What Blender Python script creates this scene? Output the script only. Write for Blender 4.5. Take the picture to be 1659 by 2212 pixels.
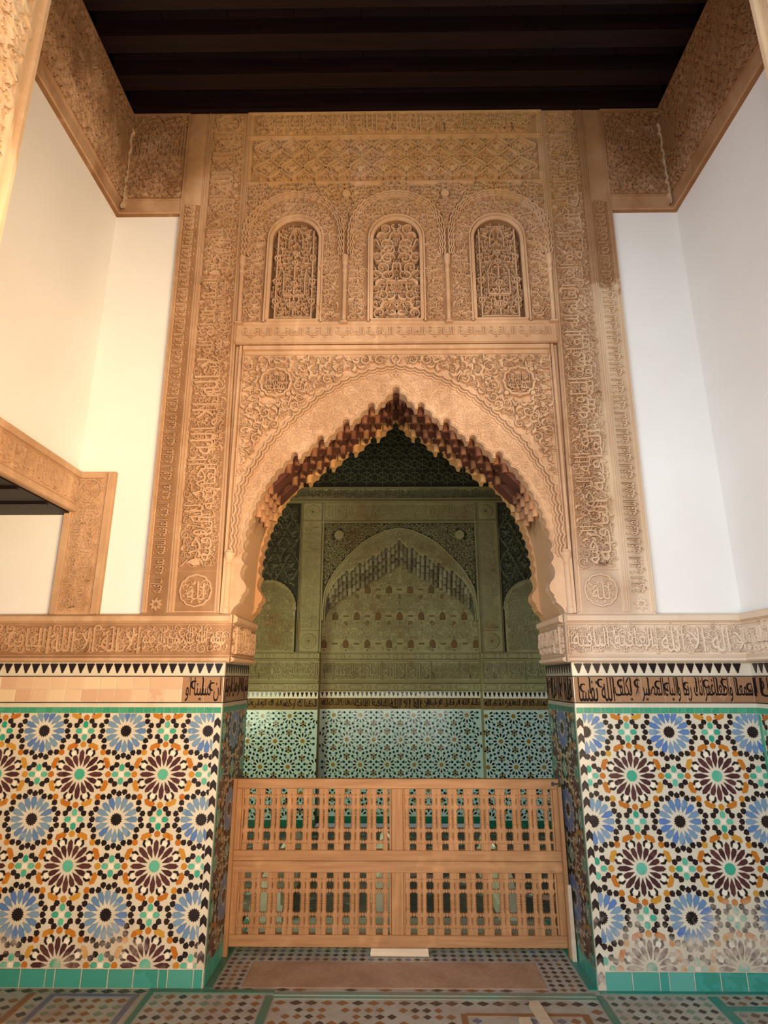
import bpy, math, random, unicodedata
import numpy as np
from mathutils import Vector, Matrix
from mathutils.geometry import tessellate_polygon

for o in list(bpy.data.objects):
    bpy.data.objects.remove(o)
SC = bpy.context.scene
COL = SC.collection

# ------------------------------------------------------------------ camera
PITCH, YAW = math.radians(15.7326), math.radians(-0.6691)
cam_d = bpy.data.cameras.new('camera')
cam = bpy.data.objects.new('camera', cam_d)
COL.objects.link(cam)
cam.location = (-0.041, -3.75, 1.602)
cam.rotation_euler = (math.pi / 2 + PITCH, 0, -YAW)
cam_d.sensor_fit = 'HORIZONTAL'
cam_d.sensor_width = 36.0
cam_d.lens = 36.0 * 1280.51 / 1659.0
cam_d.clip_start = 0.05
SC.camera = cam

# ------------------------------------------------------------------ world, lights, exposure
SC.view_settings.view_transform = 'Standard'
SC.view_settings.look = 'None'
SC.view_settings.exposure = 0.0
SC.view_settings.gamma = 1.0
SC.view_settings.use_curve_mapping = False
world = bpy.data.worlds.new('sky')
SC.world = world
world.use_nodes = True
bg = world.node_tree.nodes['Background']
bg.inputs[0].default_value = (0.80, 0.88, 1.0, 1)
bg.inputs[1].default_value = 0.5


def area(name, loc, target, sx, sy, col, watts, spread=180):
    l = bpy.data.lights.new(name, 'AREA')
    l.shape = 'RECTANGLE'
    l.size, l.size_y = sx, sy
    l.color = col
    l.energy = watts
    l.spread = math.radians(spread)
    o = bpy.data.objects.new(name, l)
    COL.objects.link(o)
    o.location = loc
    d = Vector(target) - Vector(loc)
    o.rotation_euler = d.to_track_quat('-Z', 'Y').to_euler()
    return o


# a sunlit ochre wall across the court (warm), the open sky over it (cool), bright paving, and an added fill lamp inside the chamber
area('sunlit_court_wall', (2.3, -5.0, 1.5), (-1.9, -0.2, 2.7), 2.2, 1.9, (1.0, 0.71, 0.40), 84, 70)
area('open_sky', (-2.3, -5.2, 3.2), (2.1, -0.2, 1.9), 3.0, 2.4, (0.66, 0.83, 1.0), 60, 80)
area('bright_paving', (0.1, -5.0, 0.5), (0.1, 0.5, 3.8), 3.6, 0.9, (1.0, 0.93, 0.85), 84, 150)
area('chamber_fill', (-2.2, 1.1, 1.5), (0.8, 3.6, 0.7), 1.0, 1.4, (0.86, 1.0, 0.68), 31, 150)


sun_d = bpy.data.lights.new('sun', 'SUN')
sun_d.energy = 3.0
sun_d.color = (1.0, 0.90, 0.74)
sun_d.angle = 0.009
sun = bpy.data.objects.new('sun', sun_d)
COL.objects.link(sun)
sun.rotation_euler = Vector((0.45, -0.25, 0.86)).to_track_quat('Z', 'Y').to_euler()   # high over the court; the bay itself stays in shade

# ------------------------------------------------------------------ materials
def lin(c):
    return tuple((x / 255 / 12.92 if x / 255 <= 0.04045 else ((x / 255 + 0.055) / 1.055) ** 2.4) for x in c) + (1.0,)


class NT:
    def __init__(s, name):
        s.m = bpy.data.materials.new(name)
        s.m.use_nodes = True
        s.t = s.m.node_tree
        s.b = s.t.nodes['Principled BSDF']

    def n(s, typ, **kw):
        nd = s.t.nodes.new(typ)
        for k, v in kw.items():
            if k.startswith('i_'):
                nd.inputs[k[2:].replace('_', ' ')].default_value = v
            else:
                setattr(nd, k, v)
        return nd

    def l(s, a, b):
        s.t.links.new(a, b)

    def pos(s):
        return s.n('ShaderNodeNewGeometry').outputs['Position']

    def noise(s, scale, detail=4, vec=None, rough=0.55, stretch=None):
        nd = s.n('ShaderNodeTexNoise')
        nd.inputs['Scale'].default_value = scale
        nd.inputs['Detail'].default_value = detail
        nd.inputs['Roughness'].default_value = rough
        v = vec if vec is not None else s.pos()
        if stretch:
            mp = s.n('ShaderNodeMapping')
            mp.inputs['Scale'].default_value = stretch
            s.l(v, mp.inputs['Vector'])
            v = mp.outputs[0]
        s.l(v, nd.inputs['Vector'])
        return nd.outputs['Fac']

    def mr(s, v, a, b, c=0.0, d=1.0, smooth=False):
        nd = s.n('ShaderNodeMapRange')
        if smooth:
            nd.interpolation_type = 'SMOOTHSTEP'
        for i, x in zip((1, 2, 3, 4), (a, b, c, d)):
            nd.inputs[i].default_value = x
        s.l(v, nd.inputs[0])
        return nd.outputs[0]

    def math(s, op, a, b=None):
        nd = s.n('ShaderNodeMath', operation=op)
        for i, x in enumerate((a, b)):
            if x is None:
                continue
            if isinstance(x, (int, float)):
                nd.inputs[i].default_value = x
            else:
                s.l(x, nd.inputs[i])
        return nd.outputs[0]

    def mix(s, f, a, b):
        nd = s.n('ShaderNodeMix', data_type='RGBA')
        if isinstance(f, (int, float)):
            nd.inputs[0].default_value = f
        else:
            s.l(f, nd.inputs[0])
        for i, x in ((6, a), (7, b)):
            if isinstance(x, tuple):
                nd.inputs[i].default_value = x
            else:
                s.l(x, nd.inputs[i])
        return nd.outputs[2]

    def xyz(s):
        nd = s.n('ShaderNodeSeparateXYZ')
        s.l(s.pos(), nd.inputs[0])
        return nd.outputs

    def bump(s, h, strength, dist=0.01):
        nd = s.n('ShaderNodeBump')
        nd.inputs['Strength'].default_value = strength
        nd.inputs['Distance'].default_value = dist
        s.l(h, nd.inputs['Height'])
        s.l(nd.outputs[0], s.b.inputs['Normal'])

    def done(s, col, rough=0.8, spec=0.3):
        if isinstance(col, tuple):
            s.b.inputs['Base Color'].default_value = col
        else:
            s.l(col, s.b.inputs['Base Color'])
        if isinstance(rough, (int, float)):
            s.b.inputs['Roughness'].default_value = rough
        else:
            s.l(rough, s.b.inputs['Roughness'])
        s.b.inputs['Specular IOR Level'].default_value = spec
        return s.m


def stucco(name, c1, c2, c3, patina_and_light=True):
    t = NT(name)
    a = t.noise(2.2, 6)
    b = t.noise(14, 5)
    col = t.mix(t.mr(a, 0.38, 0.62), lin(c1), lin(c2))
    col = t.mix(t.mr(b, 0.52, 0.75, 0, 0.55), col, lin(c3))
    st = t.noise(1.6, 5, stretch=(3.2, 3.2, 0.5))
    col = t.mix(t.mr(st, 0.56, 0.74, 0, 0.5), col, lin(tuple(min(255, int(q * 1.13)) for q in c3)))
    col = t.mix(t.mr(st, 0.42, 0.28, 0, 0.45), col, lin(tuple(int(q * 0.82) for q in c2)))
    if patina_and_light:   # aged brown varnish-like patination of the upper friezes, flaked off in places, plus painted-in light
        x, y, z = t.xyz()
        zz = t.math('ADD', z, t.mr(a, 0.3, 0.7, -0.6, 0.6))
        f = t.math('MULTIPLY', t.mr(zz, 4.75, 5.75, 0, 1.0, True), t.mr(t.math('ABSOLUTE', x), 1.15, 1.7, 0.55, 0.72))
        col = t.mix(f, col, t.mix(t.mr(t.math('ADD', t.math('ABSOLUTE', x), t.mr(b, 0.3, 0.7, -0.15, 0.15)), 0.9, 1.75), lin((206, 160, 92)), lin((112, 72, 36))))  # pale ochre middle: light painted in against the falloff with height
        fl = t.math('MULTIPLY', t.mr(t.noise(5.5, 6), 0.63, 0.72), t.mr(z, 4.6, 5.4))
        col = t.mix(t.math('MULTIPLY', fl, 0.45), col, lin((206, 178, 142)))
        # side of the right-hand pilaster was left uncleaned above a ragged edge
        r1 = t.mr(t.math('ADD', z, t.mr(b, 0.3, 0.7, -0.1, 0.1)), 4.28, 4.36)
        r2 = t.mr(x, 1.40, 1.44)
        col = t.mix(t.math('MULTIPLY', t.math('MULTIPLY', r1, r2), 0.45), col, lin((140, 92, 52)))
        r4 = t.math('MULTIPLY', t.math('SUBTRACT', 1.0, r1), t.mr(t.math('ADD', x, t.mr(a, 0.3, 0.7, -0.12, 0.12)), 1.30, 1.42))
        col = t.mix(t.math('MULTIPLY', r4, t.mr(st, 0.35, 0.6, 0.25, 0.75)), col, lin((224, 198, 164)))
        # lowest band of the right side: a little limewash, mostly pale light painted in
        r3 = t.math('MULTIPLY', t.mr(x, 0.9, 1.2), t.mr(z, 2.6, 1.9))
        col = t.mix(t.math('MULTIPLY', r3, t.mr(a, 0.3, 0.6, 0.35, 0.8)), col, lin((226, 205, 182)))
    t.bump(t.noise(160, 4), 0.25, 0.004)
    return t.done(col, 0.85, 0.2)


def glaze(name, cols, rough=0.32, wear=True, spec=0.3, bumpy=0.25):
    t = NT(name)
    oi = t.n('ShaderNodeObjectInfo')
    n = t.noise(9, 3)
    r = t.math('FRACT', t.math('ADD', oi.outputs['Random'], t.math('MULTIPLY', n, 0.9)))
    col = t.mix(r, lin(cols[0]), lin(cols[1]))
    if len(cols) > 2:
        col = t.mix(t.mr(oi.outputs['Random'], 0.6, 0.95), col, lin(cols[2]))
    rr = rough
    if wear:   # glaze eaten away near the ground, most of all on the right
        x, y, z = t.xyz()
        zz = t.math('ADD', z, t.mr(t.noise(3.0, 6, rough=0.65), 0.3, 0.7, -0.3, 0.3))
        lim = t.mr(x, -1.0, 1.3, -0.10, 0.16)
        d = t.math('SUBTRACT', zz, lim)
        f = t.math('MULTIPLY', t.mr(d, 0.24, 0.0), t.mr(t.noise(26, 5), 0.3, 0.62, 0.15, 0.85))
        col = t.mix(f, col, lin((196, 178, 158)))
        rr = t.mr(f, 0, 0.5, rough, 0.7)
    t.bump(t.noise(24, 3), bumpy, 0.004)
    return t.done(col, rr, spec)


def woody(name, c1, c2, axis, rough=0.6):
    t = NT(name)
    st = [18, 18, 18]
    st['xyz'.index(axis)] = 1.2
    g = t.noise(2.6, 6, stretch=tuple(st))
    col = t.mix(t.mr(g, 0.3, 0.7), lin(c1), lin(c2))
    col = t.mix(t.mr(t.noise(6, 5), 0.58, 0.78, 0, 0.5), col, lin(tuple(min(255, int(x * 1.25)) for x in c2)))
    oi = t.n('ShaderNodeObjectInfo')
    col = t.mix(t.mr(oi.outputs['Random'], 0, 1, 0, 0.25), col, lin(c1))
    t.bump(g, 0.3, 0.004)
    return t.done(col, rough, 0.3)


M = {}
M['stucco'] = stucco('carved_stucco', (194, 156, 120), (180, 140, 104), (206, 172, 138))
M['ground'] = stucco('shade_toned_ground', (152, 114, 80), (136, 99, 68), (166, 128, 95))  # darker recess tone paints shadow gaps behind the carving
M['pier'] = stucco('sunlit_tone_stucco', (228, 196, 158), (214, 178, 138), (236, 208, 174), patina_and_light=False)  # paler stucco copy, sunlight painted into its colour
M['stucco_repair'] = NT('repair_plaster').done(lin((188, 156, 122)), 0.85, 0.2)
M['muqarnas'] = None
t = NT('muqarnas_plaster')
oi = t.n('ShaderNodeObjectInfo')
xx, yy, zz = t.xyz()
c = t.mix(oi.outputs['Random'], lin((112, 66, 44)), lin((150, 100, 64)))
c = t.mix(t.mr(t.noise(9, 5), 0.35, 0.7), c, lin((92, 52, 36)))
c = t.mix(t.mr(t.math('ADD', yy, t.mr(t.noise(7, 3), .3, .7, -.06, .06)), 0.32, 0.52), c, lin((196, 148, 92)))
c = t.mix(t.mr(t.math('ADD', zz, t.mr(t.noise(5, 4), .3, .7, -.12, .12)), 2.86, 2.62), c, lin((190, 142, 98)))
t.bump(t.noise(120, 3), 0.2, 0.003)
M['muqarnas'] = t.done(c, 0.8, 0.2)
t = NT('muqarnas_tier_plaster')
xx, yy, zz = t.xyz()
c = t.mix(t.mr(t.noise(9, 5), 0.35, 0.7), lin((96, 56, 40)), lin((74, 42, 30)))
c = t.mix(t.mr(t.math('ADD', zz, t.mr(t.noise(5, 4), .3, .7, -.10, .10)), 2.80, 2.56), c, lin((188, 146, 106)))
M['muqarnas_ground'] = t.done(c, 0.8, 0.2)  # tier plates, toned darker so the cells stand out
t = NT('inner_stucco')
c = t.mix(t.mr(t.noise(1.6, 6), 0.35, 0.7), lin((158, 148, 108)), lin((138, 122, 84)))
c = t.mix(t.mr(t.noise(2.4, 5), 0.6, 0.75, 0, 0.6), c, lin((140, 94, 56)))
t.bump(t.noise(150, 4), 0.3, 0.004)
M['inner'] = t.done(c, 0.85, 0.2)
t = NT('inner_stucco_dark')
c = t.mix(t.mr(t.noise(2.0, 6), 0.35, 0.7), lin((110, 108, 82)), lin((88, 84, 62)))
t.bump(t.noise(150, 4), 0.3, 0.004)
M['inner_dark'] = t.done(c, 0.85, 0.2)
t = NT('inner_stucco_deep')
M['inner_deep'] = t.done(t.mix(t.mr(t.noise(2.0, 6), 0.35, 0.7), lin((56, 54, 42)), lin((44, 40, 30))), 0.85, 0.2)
t = NT('inlay_brown')
c = t.mix(t.n('ShaderNodeObjectInfo').outputs['Random'], lin((100, 82, 48)), lin((112, 80, 50)))
M['inlay'] = t.done(c, 0.8, 0.2)
t = NT('white_plaster')
c = t.mix(t.mr(t.noise(1.1, 4), 0.3, 0.7), lin((236, 232, 226)), lin((228, 222, 214)))
t.bump(t.noise(60, 4), 0.08, 0.004)
M['white'] = t.done(c, 0.9, 0.15)
t = NT('soot_dark_cedar')
g = t.noise(2.0, 6, stretch=(1, 14, 14))
c = t.mix(t.mr(g, 0.3, 0.7), lin((13, 6, 5)), lin((32, 11, 8)))
M['cedar'] = t.done(c, 0.55, 0.3)
M['wood_x'] = woody('pine_rail', (150, 104, 64), (178, 130, 86), 'x')
M['wood_z'] = woody('pine_stile', (150, 103, 62), (178, 130, 86), 'z')
M['wood_pale'] = woody('pale_wood', (196, 170, 140), (214, 190, 160), 'x')
M['iron'] = NT('iron').done(lin((40, 32, 28)), 0.5, 0.5)
t = NT('tile_ground_cream')
c = t.mix(t.mr(t.noise(7, 4), 0.3, 0.7), lin((214, 202, 178)), lin((202, 188, 164)))
xx, yy, zz = t.xyz()
zz = t.math('ADD', zz, t.mr(t.noise(3.0, 6), 0.3, 0.7, -0.25, 0.25))
c = t.mix(t.math('MULTIPLY', t.mr(zz, 0.35, 0.0), 0.6), c, lin((188, 166, 142)))
t.bump(t.noise(20, 3), 0.2, 0.004)
M['cream'] = t.done(c, 0.25, 0.5)
M['blue'] = glaze('blue_glaze', ((100, 128, 156), (122, 146, 164), (84, 114, 164)))
M['black'] = glaze('black_glaze', ((26, 18, 18), (44, 30, 28)))
M['maroon'] = glaze('maroon_glaze', ((62, 32, 34), (88, 50, 48)))
M['ochre'] = glaze('ochre_glaze', ((188, 120, 34), (176, 100, 28), (190, 138, 50)))
M['green'] = glaze('green_glaze', ((82, 164, 132), (96, 172, 146), (40, 148, 116)))
M['whitetile'] = glaze('white_glaze', ((232, 222, 200), (222, 208, 184)))
M['teal'] = glaze('turquoise_glaze', ((58, 136, 116), (66, 146, 130), (92, 158, 142)), wear=False)
M['strip'] = glaze('green_strip_glaze', ((56, 138, 104), (72, 152, 118)), wear=False)
M['bisque'] = glaze('bisque_squares', ((212, 174, 142), (202, 160, 128), (218, 190, 152)), rough=0.5, wear=False, spec=0.2)
M['bandtile'] = glaze('chiselled_brown_tile', ((160, 120, 86), (144, 104, 74)), rough=0.6, wear=False, spec=0.2)
M['ink'] = glaze('black_letter_glaze', ((24, 16, 16), (40, 24, 22)), rough=0.6, spec=0.1, wear=False)
M['iground'] = glaze('pale_turquoise_glaze', ((196, 214, 202), (186, 208, 194)), wear=False, rough=0.1, spec=0.5, bumpy=0.5)
M['iblack'] = glaze('inner_black_glaze', ((22, 20, 16), (40, 30, 20)), wear=False, rough=0.1, spec=0.5, bumpy=0.5)
M['iteal'] = glaze('inner_teal_glaze', ((80, 130, 124), (90, 140, 120)), wear=False, rough=0.1, spec=0.5, bumpy=0.5)
M['iblue'] = glaze('inner_blue_glaze', ((74, 112, 136), (86, 124, 140)), wear=False, rough=0.1, spec=0.5, bumpy=0.5)
M['iochre'] = glaze('inner_ochre_glaze', ((150, 112, 40), (168, 124, 44)), wear=False, rough=0.1, spec=0.5, bumpy=0.5)
M['igreen'] = glaze('inner_green_glaze', ((30, 100, 78), (40, 116, 90)), wear=False, rough=0.1, bumpy=0.4)
M['iband'] = glaze('inner_band_tile', ((140, 112, 70), (116, 90, 56)), wear=False, rough=0.8, spec=0.03, bumpy=0.3)


def floor_mat(name, c1, c2, f=0.5):
    t = NT(name)
    a = t.noise(5, 6)
    c = t.mix(t.noise(40, 3), lin(c1), lin(c2))
    c = t.mix(t.mr(a, 0.42, 0.66, 0, f), c, lin((150, 114, 88)))
    t.bump(t.noise(40, 4), 0.15, 0.004)
    return t.done(c, 0.42, 0.4)


M['fground'] = floor_mat('worn_floor_white', (186, 178, 162), (168, 158, 144), 0.45)
M['fblack'] = floor_mat('worn_floor_black', (54, 44, 40), (74, 60, 52), 0.4)
M['fochre'] = floor_mat('worn_floor_ochre', (150, 100, 56), (136, 90, 56), 0.4)
M['fgreen'] = floor_mat('worn_floor_green', (112, 134, 116), (126, 144, 124), 0.4)
M['fblue'] = floor_mat('worn_floor_blue', (96, 100, 124), (110, 112, 130), 0.4)
M['fedge'] = floor_mat('floor_green_border', (62, 110, 88), (76, 124, 104), 0.25)
M['fteal'] = floor_mat('floor_turquoise_border', (40, 128, 112), (60, 138, 122), 0.2)
M['slab'] = floor_mat('pinkish_worn_slab', (190, 156, 130), (158, 122, 98), 0.75)
t = NT('courtyard_paving')
M['paving'] = t.done(t.mix(t.noise(3, 4), lin((190, 160, 126)), lin((170, 140, 110))), 0.8, 0.2)
t = NT('white_marble')
M['marble'] = t.done(t.mix(t.mr(t.noise(5, 6), 0.4, 0.7), lin((226, 220, 190)), lin((206, 200, 172))), 0.35, 0.4)


# ------------------------------------------------------------------ mesh building
class Flip(np.ndarray):
    pass


class MB:
    def __init__(s):
        s.v, s.q, s.t, s.n = [], [], [], 0

    def add(s, V, Q=None, T=None, mi=0):
        if isinstance(V, Flip):      # left-handed wall frame: turn the faces round
            Q = np.asarray(Q)[:, ::-1] if Q is not None and len(Q) else None
            T = np.asarray(T)[:, ::-1] if T is not None and len(T) else None
        V = np.array(V, dtype=np.float64, subok=False).reshape(-1, 3)
        s.v.append(V)
        if Q is not None and len(Q):
            s.q.append((np.asarray(Q, dtype=np.int64) + s.n, mi))
        if T is not None and len(T):
            s.t.append((np.asarray(T, dtype=np.int64) + s.n, mi))
        s.n += len(V)

    def box(s, x0, x1, y0, y1, z0, z1, mi=0):
        V = [(x, y, z) for x in (x0, x1) for y in (y0, y1) for z in (z0, z1)]
        s.add(V, [(0, 1, 3, 2), (4, 6, 7, 5), (0, 4, 5, 1), (2, 3, 7, 6), (0, 2, 6, 4), (1, 5, 7, 3)], mi=mi)

    def data(s, name, mats):
        me = bpy.data.meshes.new(name)
        V = np.concatenate(s.v) if s.v else np.zeros((0, 3))
        loops, starts, tot, mis, k = [], [], [], [], 0
        for lst, n in ((s.q, 4), (s.t, 3)):
            for F, mi in lst:
                loops.append(F.reshape(-1))
                starts.append(k + np.arange(len(F)) * n)
                tot.append(np.full(len(F), n))
                mis.append(np.full(len(F), mi))
                k += len(F) * n
        me.vertices.add(len(V))
        me.vertices.foreach_set('co', V.astype(np.float32).reshape(-1))
        if loops:
            L, S, I = np.concatenate(loops), np.concatenate(starts), np.concatenate(mis)
            me.loops.add(len(L))
            me.loops.foreach_set('vertex_index', L.astype(np.int32))
            me.polygons.add(len(S))
            me.polygons.foreach_set('loop_start', S.astype(np.int32))
            me.polygons.foreach_set('material_index', I.astype(np.int32))
        for m in (mats if isinstance(mats, (list, tuple)) else [mats]):
            me.materials.append(m)
        me.update(calc_edges=True)
        me.shade_flat()
        return me

    def build(s, name, mats, parent=None, kind=None):
        return link(name, s.data(name, mats), parent, kind)


def link(name, data, parent=None, kind=None, loc=None, rot=None):
    o = bpy.data.objects.new(name, data)
    COL.objects.link(o)
    if parent is not None:
        o.parent = parent
    if kind:
        o['kind'] = kind
    if loc is not None:
        o.location = loc
    if rot is not None:
        o.rotation_euler = rot
    return o


def tag(o, label, cat, group=None, kind=None):
    o['label'] = label
    o['category'] = cat
    if group:
        o['group'] = group
    if kind:
        o['kind'] = kind
    return o


# frames map local (u along, v up, h towards the viewer) to the world
def lean(u, v):
    """the pilasters of the arch wall lean out a little as they rise"""
    return u + np.sign(u) * np.clip((np.abs(u) - 1.0) / 0.1, 0, 1) * np.clip(1 - (np.abs(u) - 1.65) / 0.2, 0, 1) * np.clip(v - 2.0, 0, None) * 0.014


def F0(V, y0=0.0):
    V = np.asarray(V, float)
    return np.stack([lean(V[:, 0], V[:, 1]), y0 - V[:, 2], V[:, 1]], 1)


def plane_y(y0):
    return lambda V: np.stack([np.asarray(V)[:, 0], y0 - np.asarray(V)[:, 2], np.asarray(V)[:, 1]], 1)


def plane_x(x0, sgn):
    """wall at x0 whose face looks towards sgn*x; u runs along +y"""
    def f(V):
        R = np.stack([x0 + sgn * np.asarray(V)[:, 2], np.asarray(V)[:, 0], np.asarray(V)[:, 1]], 1)
        return R if sgn > 0 else R.view(Flip)
    return f


def plane_z(z0):
    return lambda V: np.stack([np.asarray(V)[:, 0], np.asarray(V)[:, 1], z0 + np.asarray(V)[:, 2]], 1)


def area2(P):
    x, y = P[:, 0], P[:, 1]
    return np.sum(x * np.roll(y, -1) - y * np.roll(x, -1)) / 2


def orient(P, tri):
    out = []
    for a, b, c in tri:
        d = (P[b][0] - P[a][0]) * (P[c][1] - P[a][1]) - (P[b][1] - P[a][1]) * (P[c][0] - P[a][0])
        out.append((a, b, c) if d >= 0 else (a, c, b))
    return out


def plate(mb, f, outer, holes=(), h0=0.0, h1=0.02, mi=0, back=False):
    """prism with holes: local polygon between heights h0 and h1"""
    loops = [np.asarray(outer, float)] + [np.asarray(h, float) for h in holes]
    loops = [lp if (area2(lp) > 0) == (i == 0) else lp[::-1] for i, lp in enumerate(loops)]
    tri = tessellate_polygon([[Vector((p[0], p[1], 0)) for p in lp] for lp in loops])
    P = np.concatenate(loops)
    n = len(P)
    V = np.concatenate([np.c_[P, np.full(n, h1)], np.c_[P, np.full(n, h0)]])
    Q, k = [], 0
    for lp in loops:
        m = len(lp)
        for i in range(m):
            a, b = k + i, k + (i + 1) % m
            Q.append((a, a + n, b + n, b))
        k += m
    T = orient(P, tri)
    if back:
        T = T + [tuple(i + n for i in x[::-1]) for x in T]
    mb.add(f(V), Q, T, mi)


def rect(u0, u1, v0, v1):
    return [(u0, v0), (u1, v0), (u1, v1), (u0, v1)]


def bar(mb, f, u0, u1, v0, v1, h0, h1, bev=0.0, mi=0):
    """raised flat moulding with chamfered long edges"""
    b = min(bev, (u1 - u0) / 2.2, (v1 - v0) / 2.2)
    V = [(u0, v0, h0), (u1, v0, h0), (u1, v1, h0), (u0, v1, h0), (u0 + b, v0 + b, h1), (u1 - b, v0 + b, h1), (u1 - b, v1 - b, h1), (u0 + b, v1 - b, h1)]
    mb.add(f(np.array(V)), [(4, 5, 6, 7), (0, 1, 5, 4), (1, 2, 6, 5), (2, 3, 7, 6), (3, 0, 4, 7)], mi=mi)


def ribbon(p, w, flat=0.62):
    """raised strip along a 2-D line: local verts with h in 0..1"""
    p = np.asarray(p, float)
    t = np.gradient(p, axis=0)
    t /= np.maximum(np.linalg.norm(t, axis=1), 1e-9)[:, None]
    nrm = np.c_[-t[:, 1], t[:, 0]]
    w = np.broadcast_to(np.asarray(w, float), (len(p),))[:, None]
    cols = [np.c_[p - nrm * w, np.zeros(len(p))], np.c_[p - nrm * w * flat, np.ones(len(p))], np.c_[p + nrm * w * flat, np.ones(len(p))], np.c_[p + nrm * w, np.zeros(len(p))]]
    V = np.stack(cols, 1).reshape(-1, 3)
    i = np.arange(len(p) - 1)[:, None] * 4
    Q = np.concatenate([i + np.array([[k, k + 4, k + 5, k + 1]]) for k in range(3)])
    return V, Q


def put_ribbon(mb, f, p, w, h0, h1, mi=0, flat=0.62):
    V, Q = ribbon(p, w, flat)
    V[:, 2] = h0 + V[:, 2] * (h1 - h0)
    mb.add(f(V), Q, mi=mi)


def poly_prism(P, inset=0.15):
    """raised tile-like boss from a convex-ish polygon (local, h 0..1)"""
    P = np.asarray(P, float)
    if area2(P) < 0:
        P = P[::-1]
    c = P.mean(0)
    n = len(P)
    top = c + (P - c) * (1 - inset)
    V = np.concatenate([np.c_[P, np.zeros(n)], np.c_[top, np.ones(n)], [[c[0], c[1], 1.0]]])
    Q = [(i, (i + 1) % n, n + (i + 1) % n, n + i) for i in range(n)]
    T = [(n + i, n + (i + 1) % n, 2 * n) for i in range(n)]
    return V, np.array(Q), np.array(T)


def ngon(r, n, a0=0.0, c=(0, 0)):
    a = a0 + np.arange(n) * 2 * np.pi / n
    return np.c_[c[0] + r * np.cos(a), c[1] + r * np.sin(a)]


def star(R, r, n, a0=0.0):
    a = a0 + np.arange(2 * n) * np.pi / n
    rr = np.where(np.arange(2 * n) % 2 == 0, R, r)
    return np.c_[rr * np.cos(a), rr * np.sin(a)]


# ------------------------------------------------------------------ arabesque templates (unit size)
def join(parts):
    Vs, Qs, Ts, n = [], [], [], 0
    for p in parts:
        V, Q = p[0], p[1]
        Vs.append(V)
        Qs.append(np.asarray(Q) + n)
        if len(p) > 2:
            Ts.append(np.asarray(p[2]) + n)
        n += len(V)
    return np.concatenate(Vs), np.concatenate(Qs), (np.concatenate(Ts) if Ts else np.zeros((0, 3), int))


def tp_scroll(turns=1.15, n=15, w=0.17):
    s = np.linspace(0, 1, n)
    a = s * turns * 2 * np.pi
    r = 0.95 * (1 - s) ** 0.8 + 0.26
    p = np.c_[r * np.cos(a), r * np.sin(a)]
    return join([ribbon(p, w * (0.35 + 0.75 * np.sin(np.pi * np.clip(s, 0.05, 0.97)) ** 0.7)), poly_prism(ngon(0.15, 6, 0.3))])


def tp_leaf(n=11, w=0.36, bend=2.5):
    s = np.linspace(0, 1, n)
    a = -1.2 + bend * s
    p = np.c_[0.75 * np.cos(a) - 0.35, 0.75 * np.sin(a) - 0.05]
    return join([ribbon(p, 0.03 + w * np.sin(np.pi * s ** 0.65) ** 0.9 * (1 - 0.25 * s))])


def tp_palm():
    s = np.linspace(0, 1, 9)
    parts = []
    for sg in (-1, 1):
        a = 0.2 + 2.3 * s
        p = np.c_[sg * (0.48 - 0.48 * np.cos(a)), -0.8 + 1.2 * s ** 0.9 + 0.35 * np.sin(a)]
        parts.append(ribbon(p, 0.05 + 0.2 * np.sin(np.pi * s ** 0.8)))
    parts.append(poly_prism([(0, -0.1), (0.16, 0.25), (0, 0.7), (-0.16, 0.25)]))
    return join(parts)


def tp_ess(n=17, w=0.13):
    s = np.linspace(-1, 1, n)
    p = np.c_[0.55 * np.sin(s * 2.6), s * 0.95]
    return join([ribbon(p, 0.04 + w * (1 - s ** 2) ** 0.6), poly_prism(ngon(0.16, 6, 0, (p[-1, 0] - .1, p[-1, 1] - .05))), poly_prism(ngon(0.16, 6, 0, (p[0, 0] + .1, p[0, 1] + .05)))])


TP = {'scroll': tp_scroll(), 'leaf': tp_leaf(), 'fat': tp_leaf(9, 0.46, 2.0), 'palm': tp_palm(), 'ess': tp_ess(), 'tight': tp_scroll(1.4, 15, 0.12)}


def scatter(mb, f, pts, rots, scales, names, h0, h1, mi=0, flip=None):
    names = np.asarray(names)
    for nm in np.unique(names):
        k = names == nm
        V, Q, T = TP[nm]
        c, s, sc = np.cos(rots[k]), np.sin(rots[k]), scales[k]
        x = V[None, :, 0] * (flip[k][:, None] if flip is not None else 1)
        y = V[None, :, 1]
        U = pts[k][:, 0:1] + sc[:, None] * (x * c[:, None] - y * s[:, None])
        W = pts[k][:, 1:2] + sc[:, None] * (x * s[:, None] + y * c[:, None])
        jit = 1.0 - 0.22 * np.random.default_rng(len(pts) + len(nm)).random(int(k.sum()))[:, None]
        H = h0 + (h1 - h0) * np.broadcast_to(V[None, :, 2], U.shape) * jit
        n, nv = U.shape
        off = (np.arange(n) * nv)[:, None, None]
        mb.add(f(np.stack([U, W, H], 2).reshape(-1, 3)), (Q[None] + off).reshape(-1, 4), (T[None] + off).reshape(-1, 3) if len(T) else None, mi)


def lattice_pts(u0, u1, v0, v1, pitch, rng, jit=0.18):
    pu, pv = pitch, pitch * 0.87
    us = np.arange(u0 - pu, u1 + pu, pu)
    vs = np.arange(v0, v1 + pv, pv)
    g = np.array([(u + (i % 2) * pu / 2, v) for i, v in enumerate(vs) for u in us])
    return g + rng.uniform(-jit, jit, g.shape) * pitch


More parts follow.
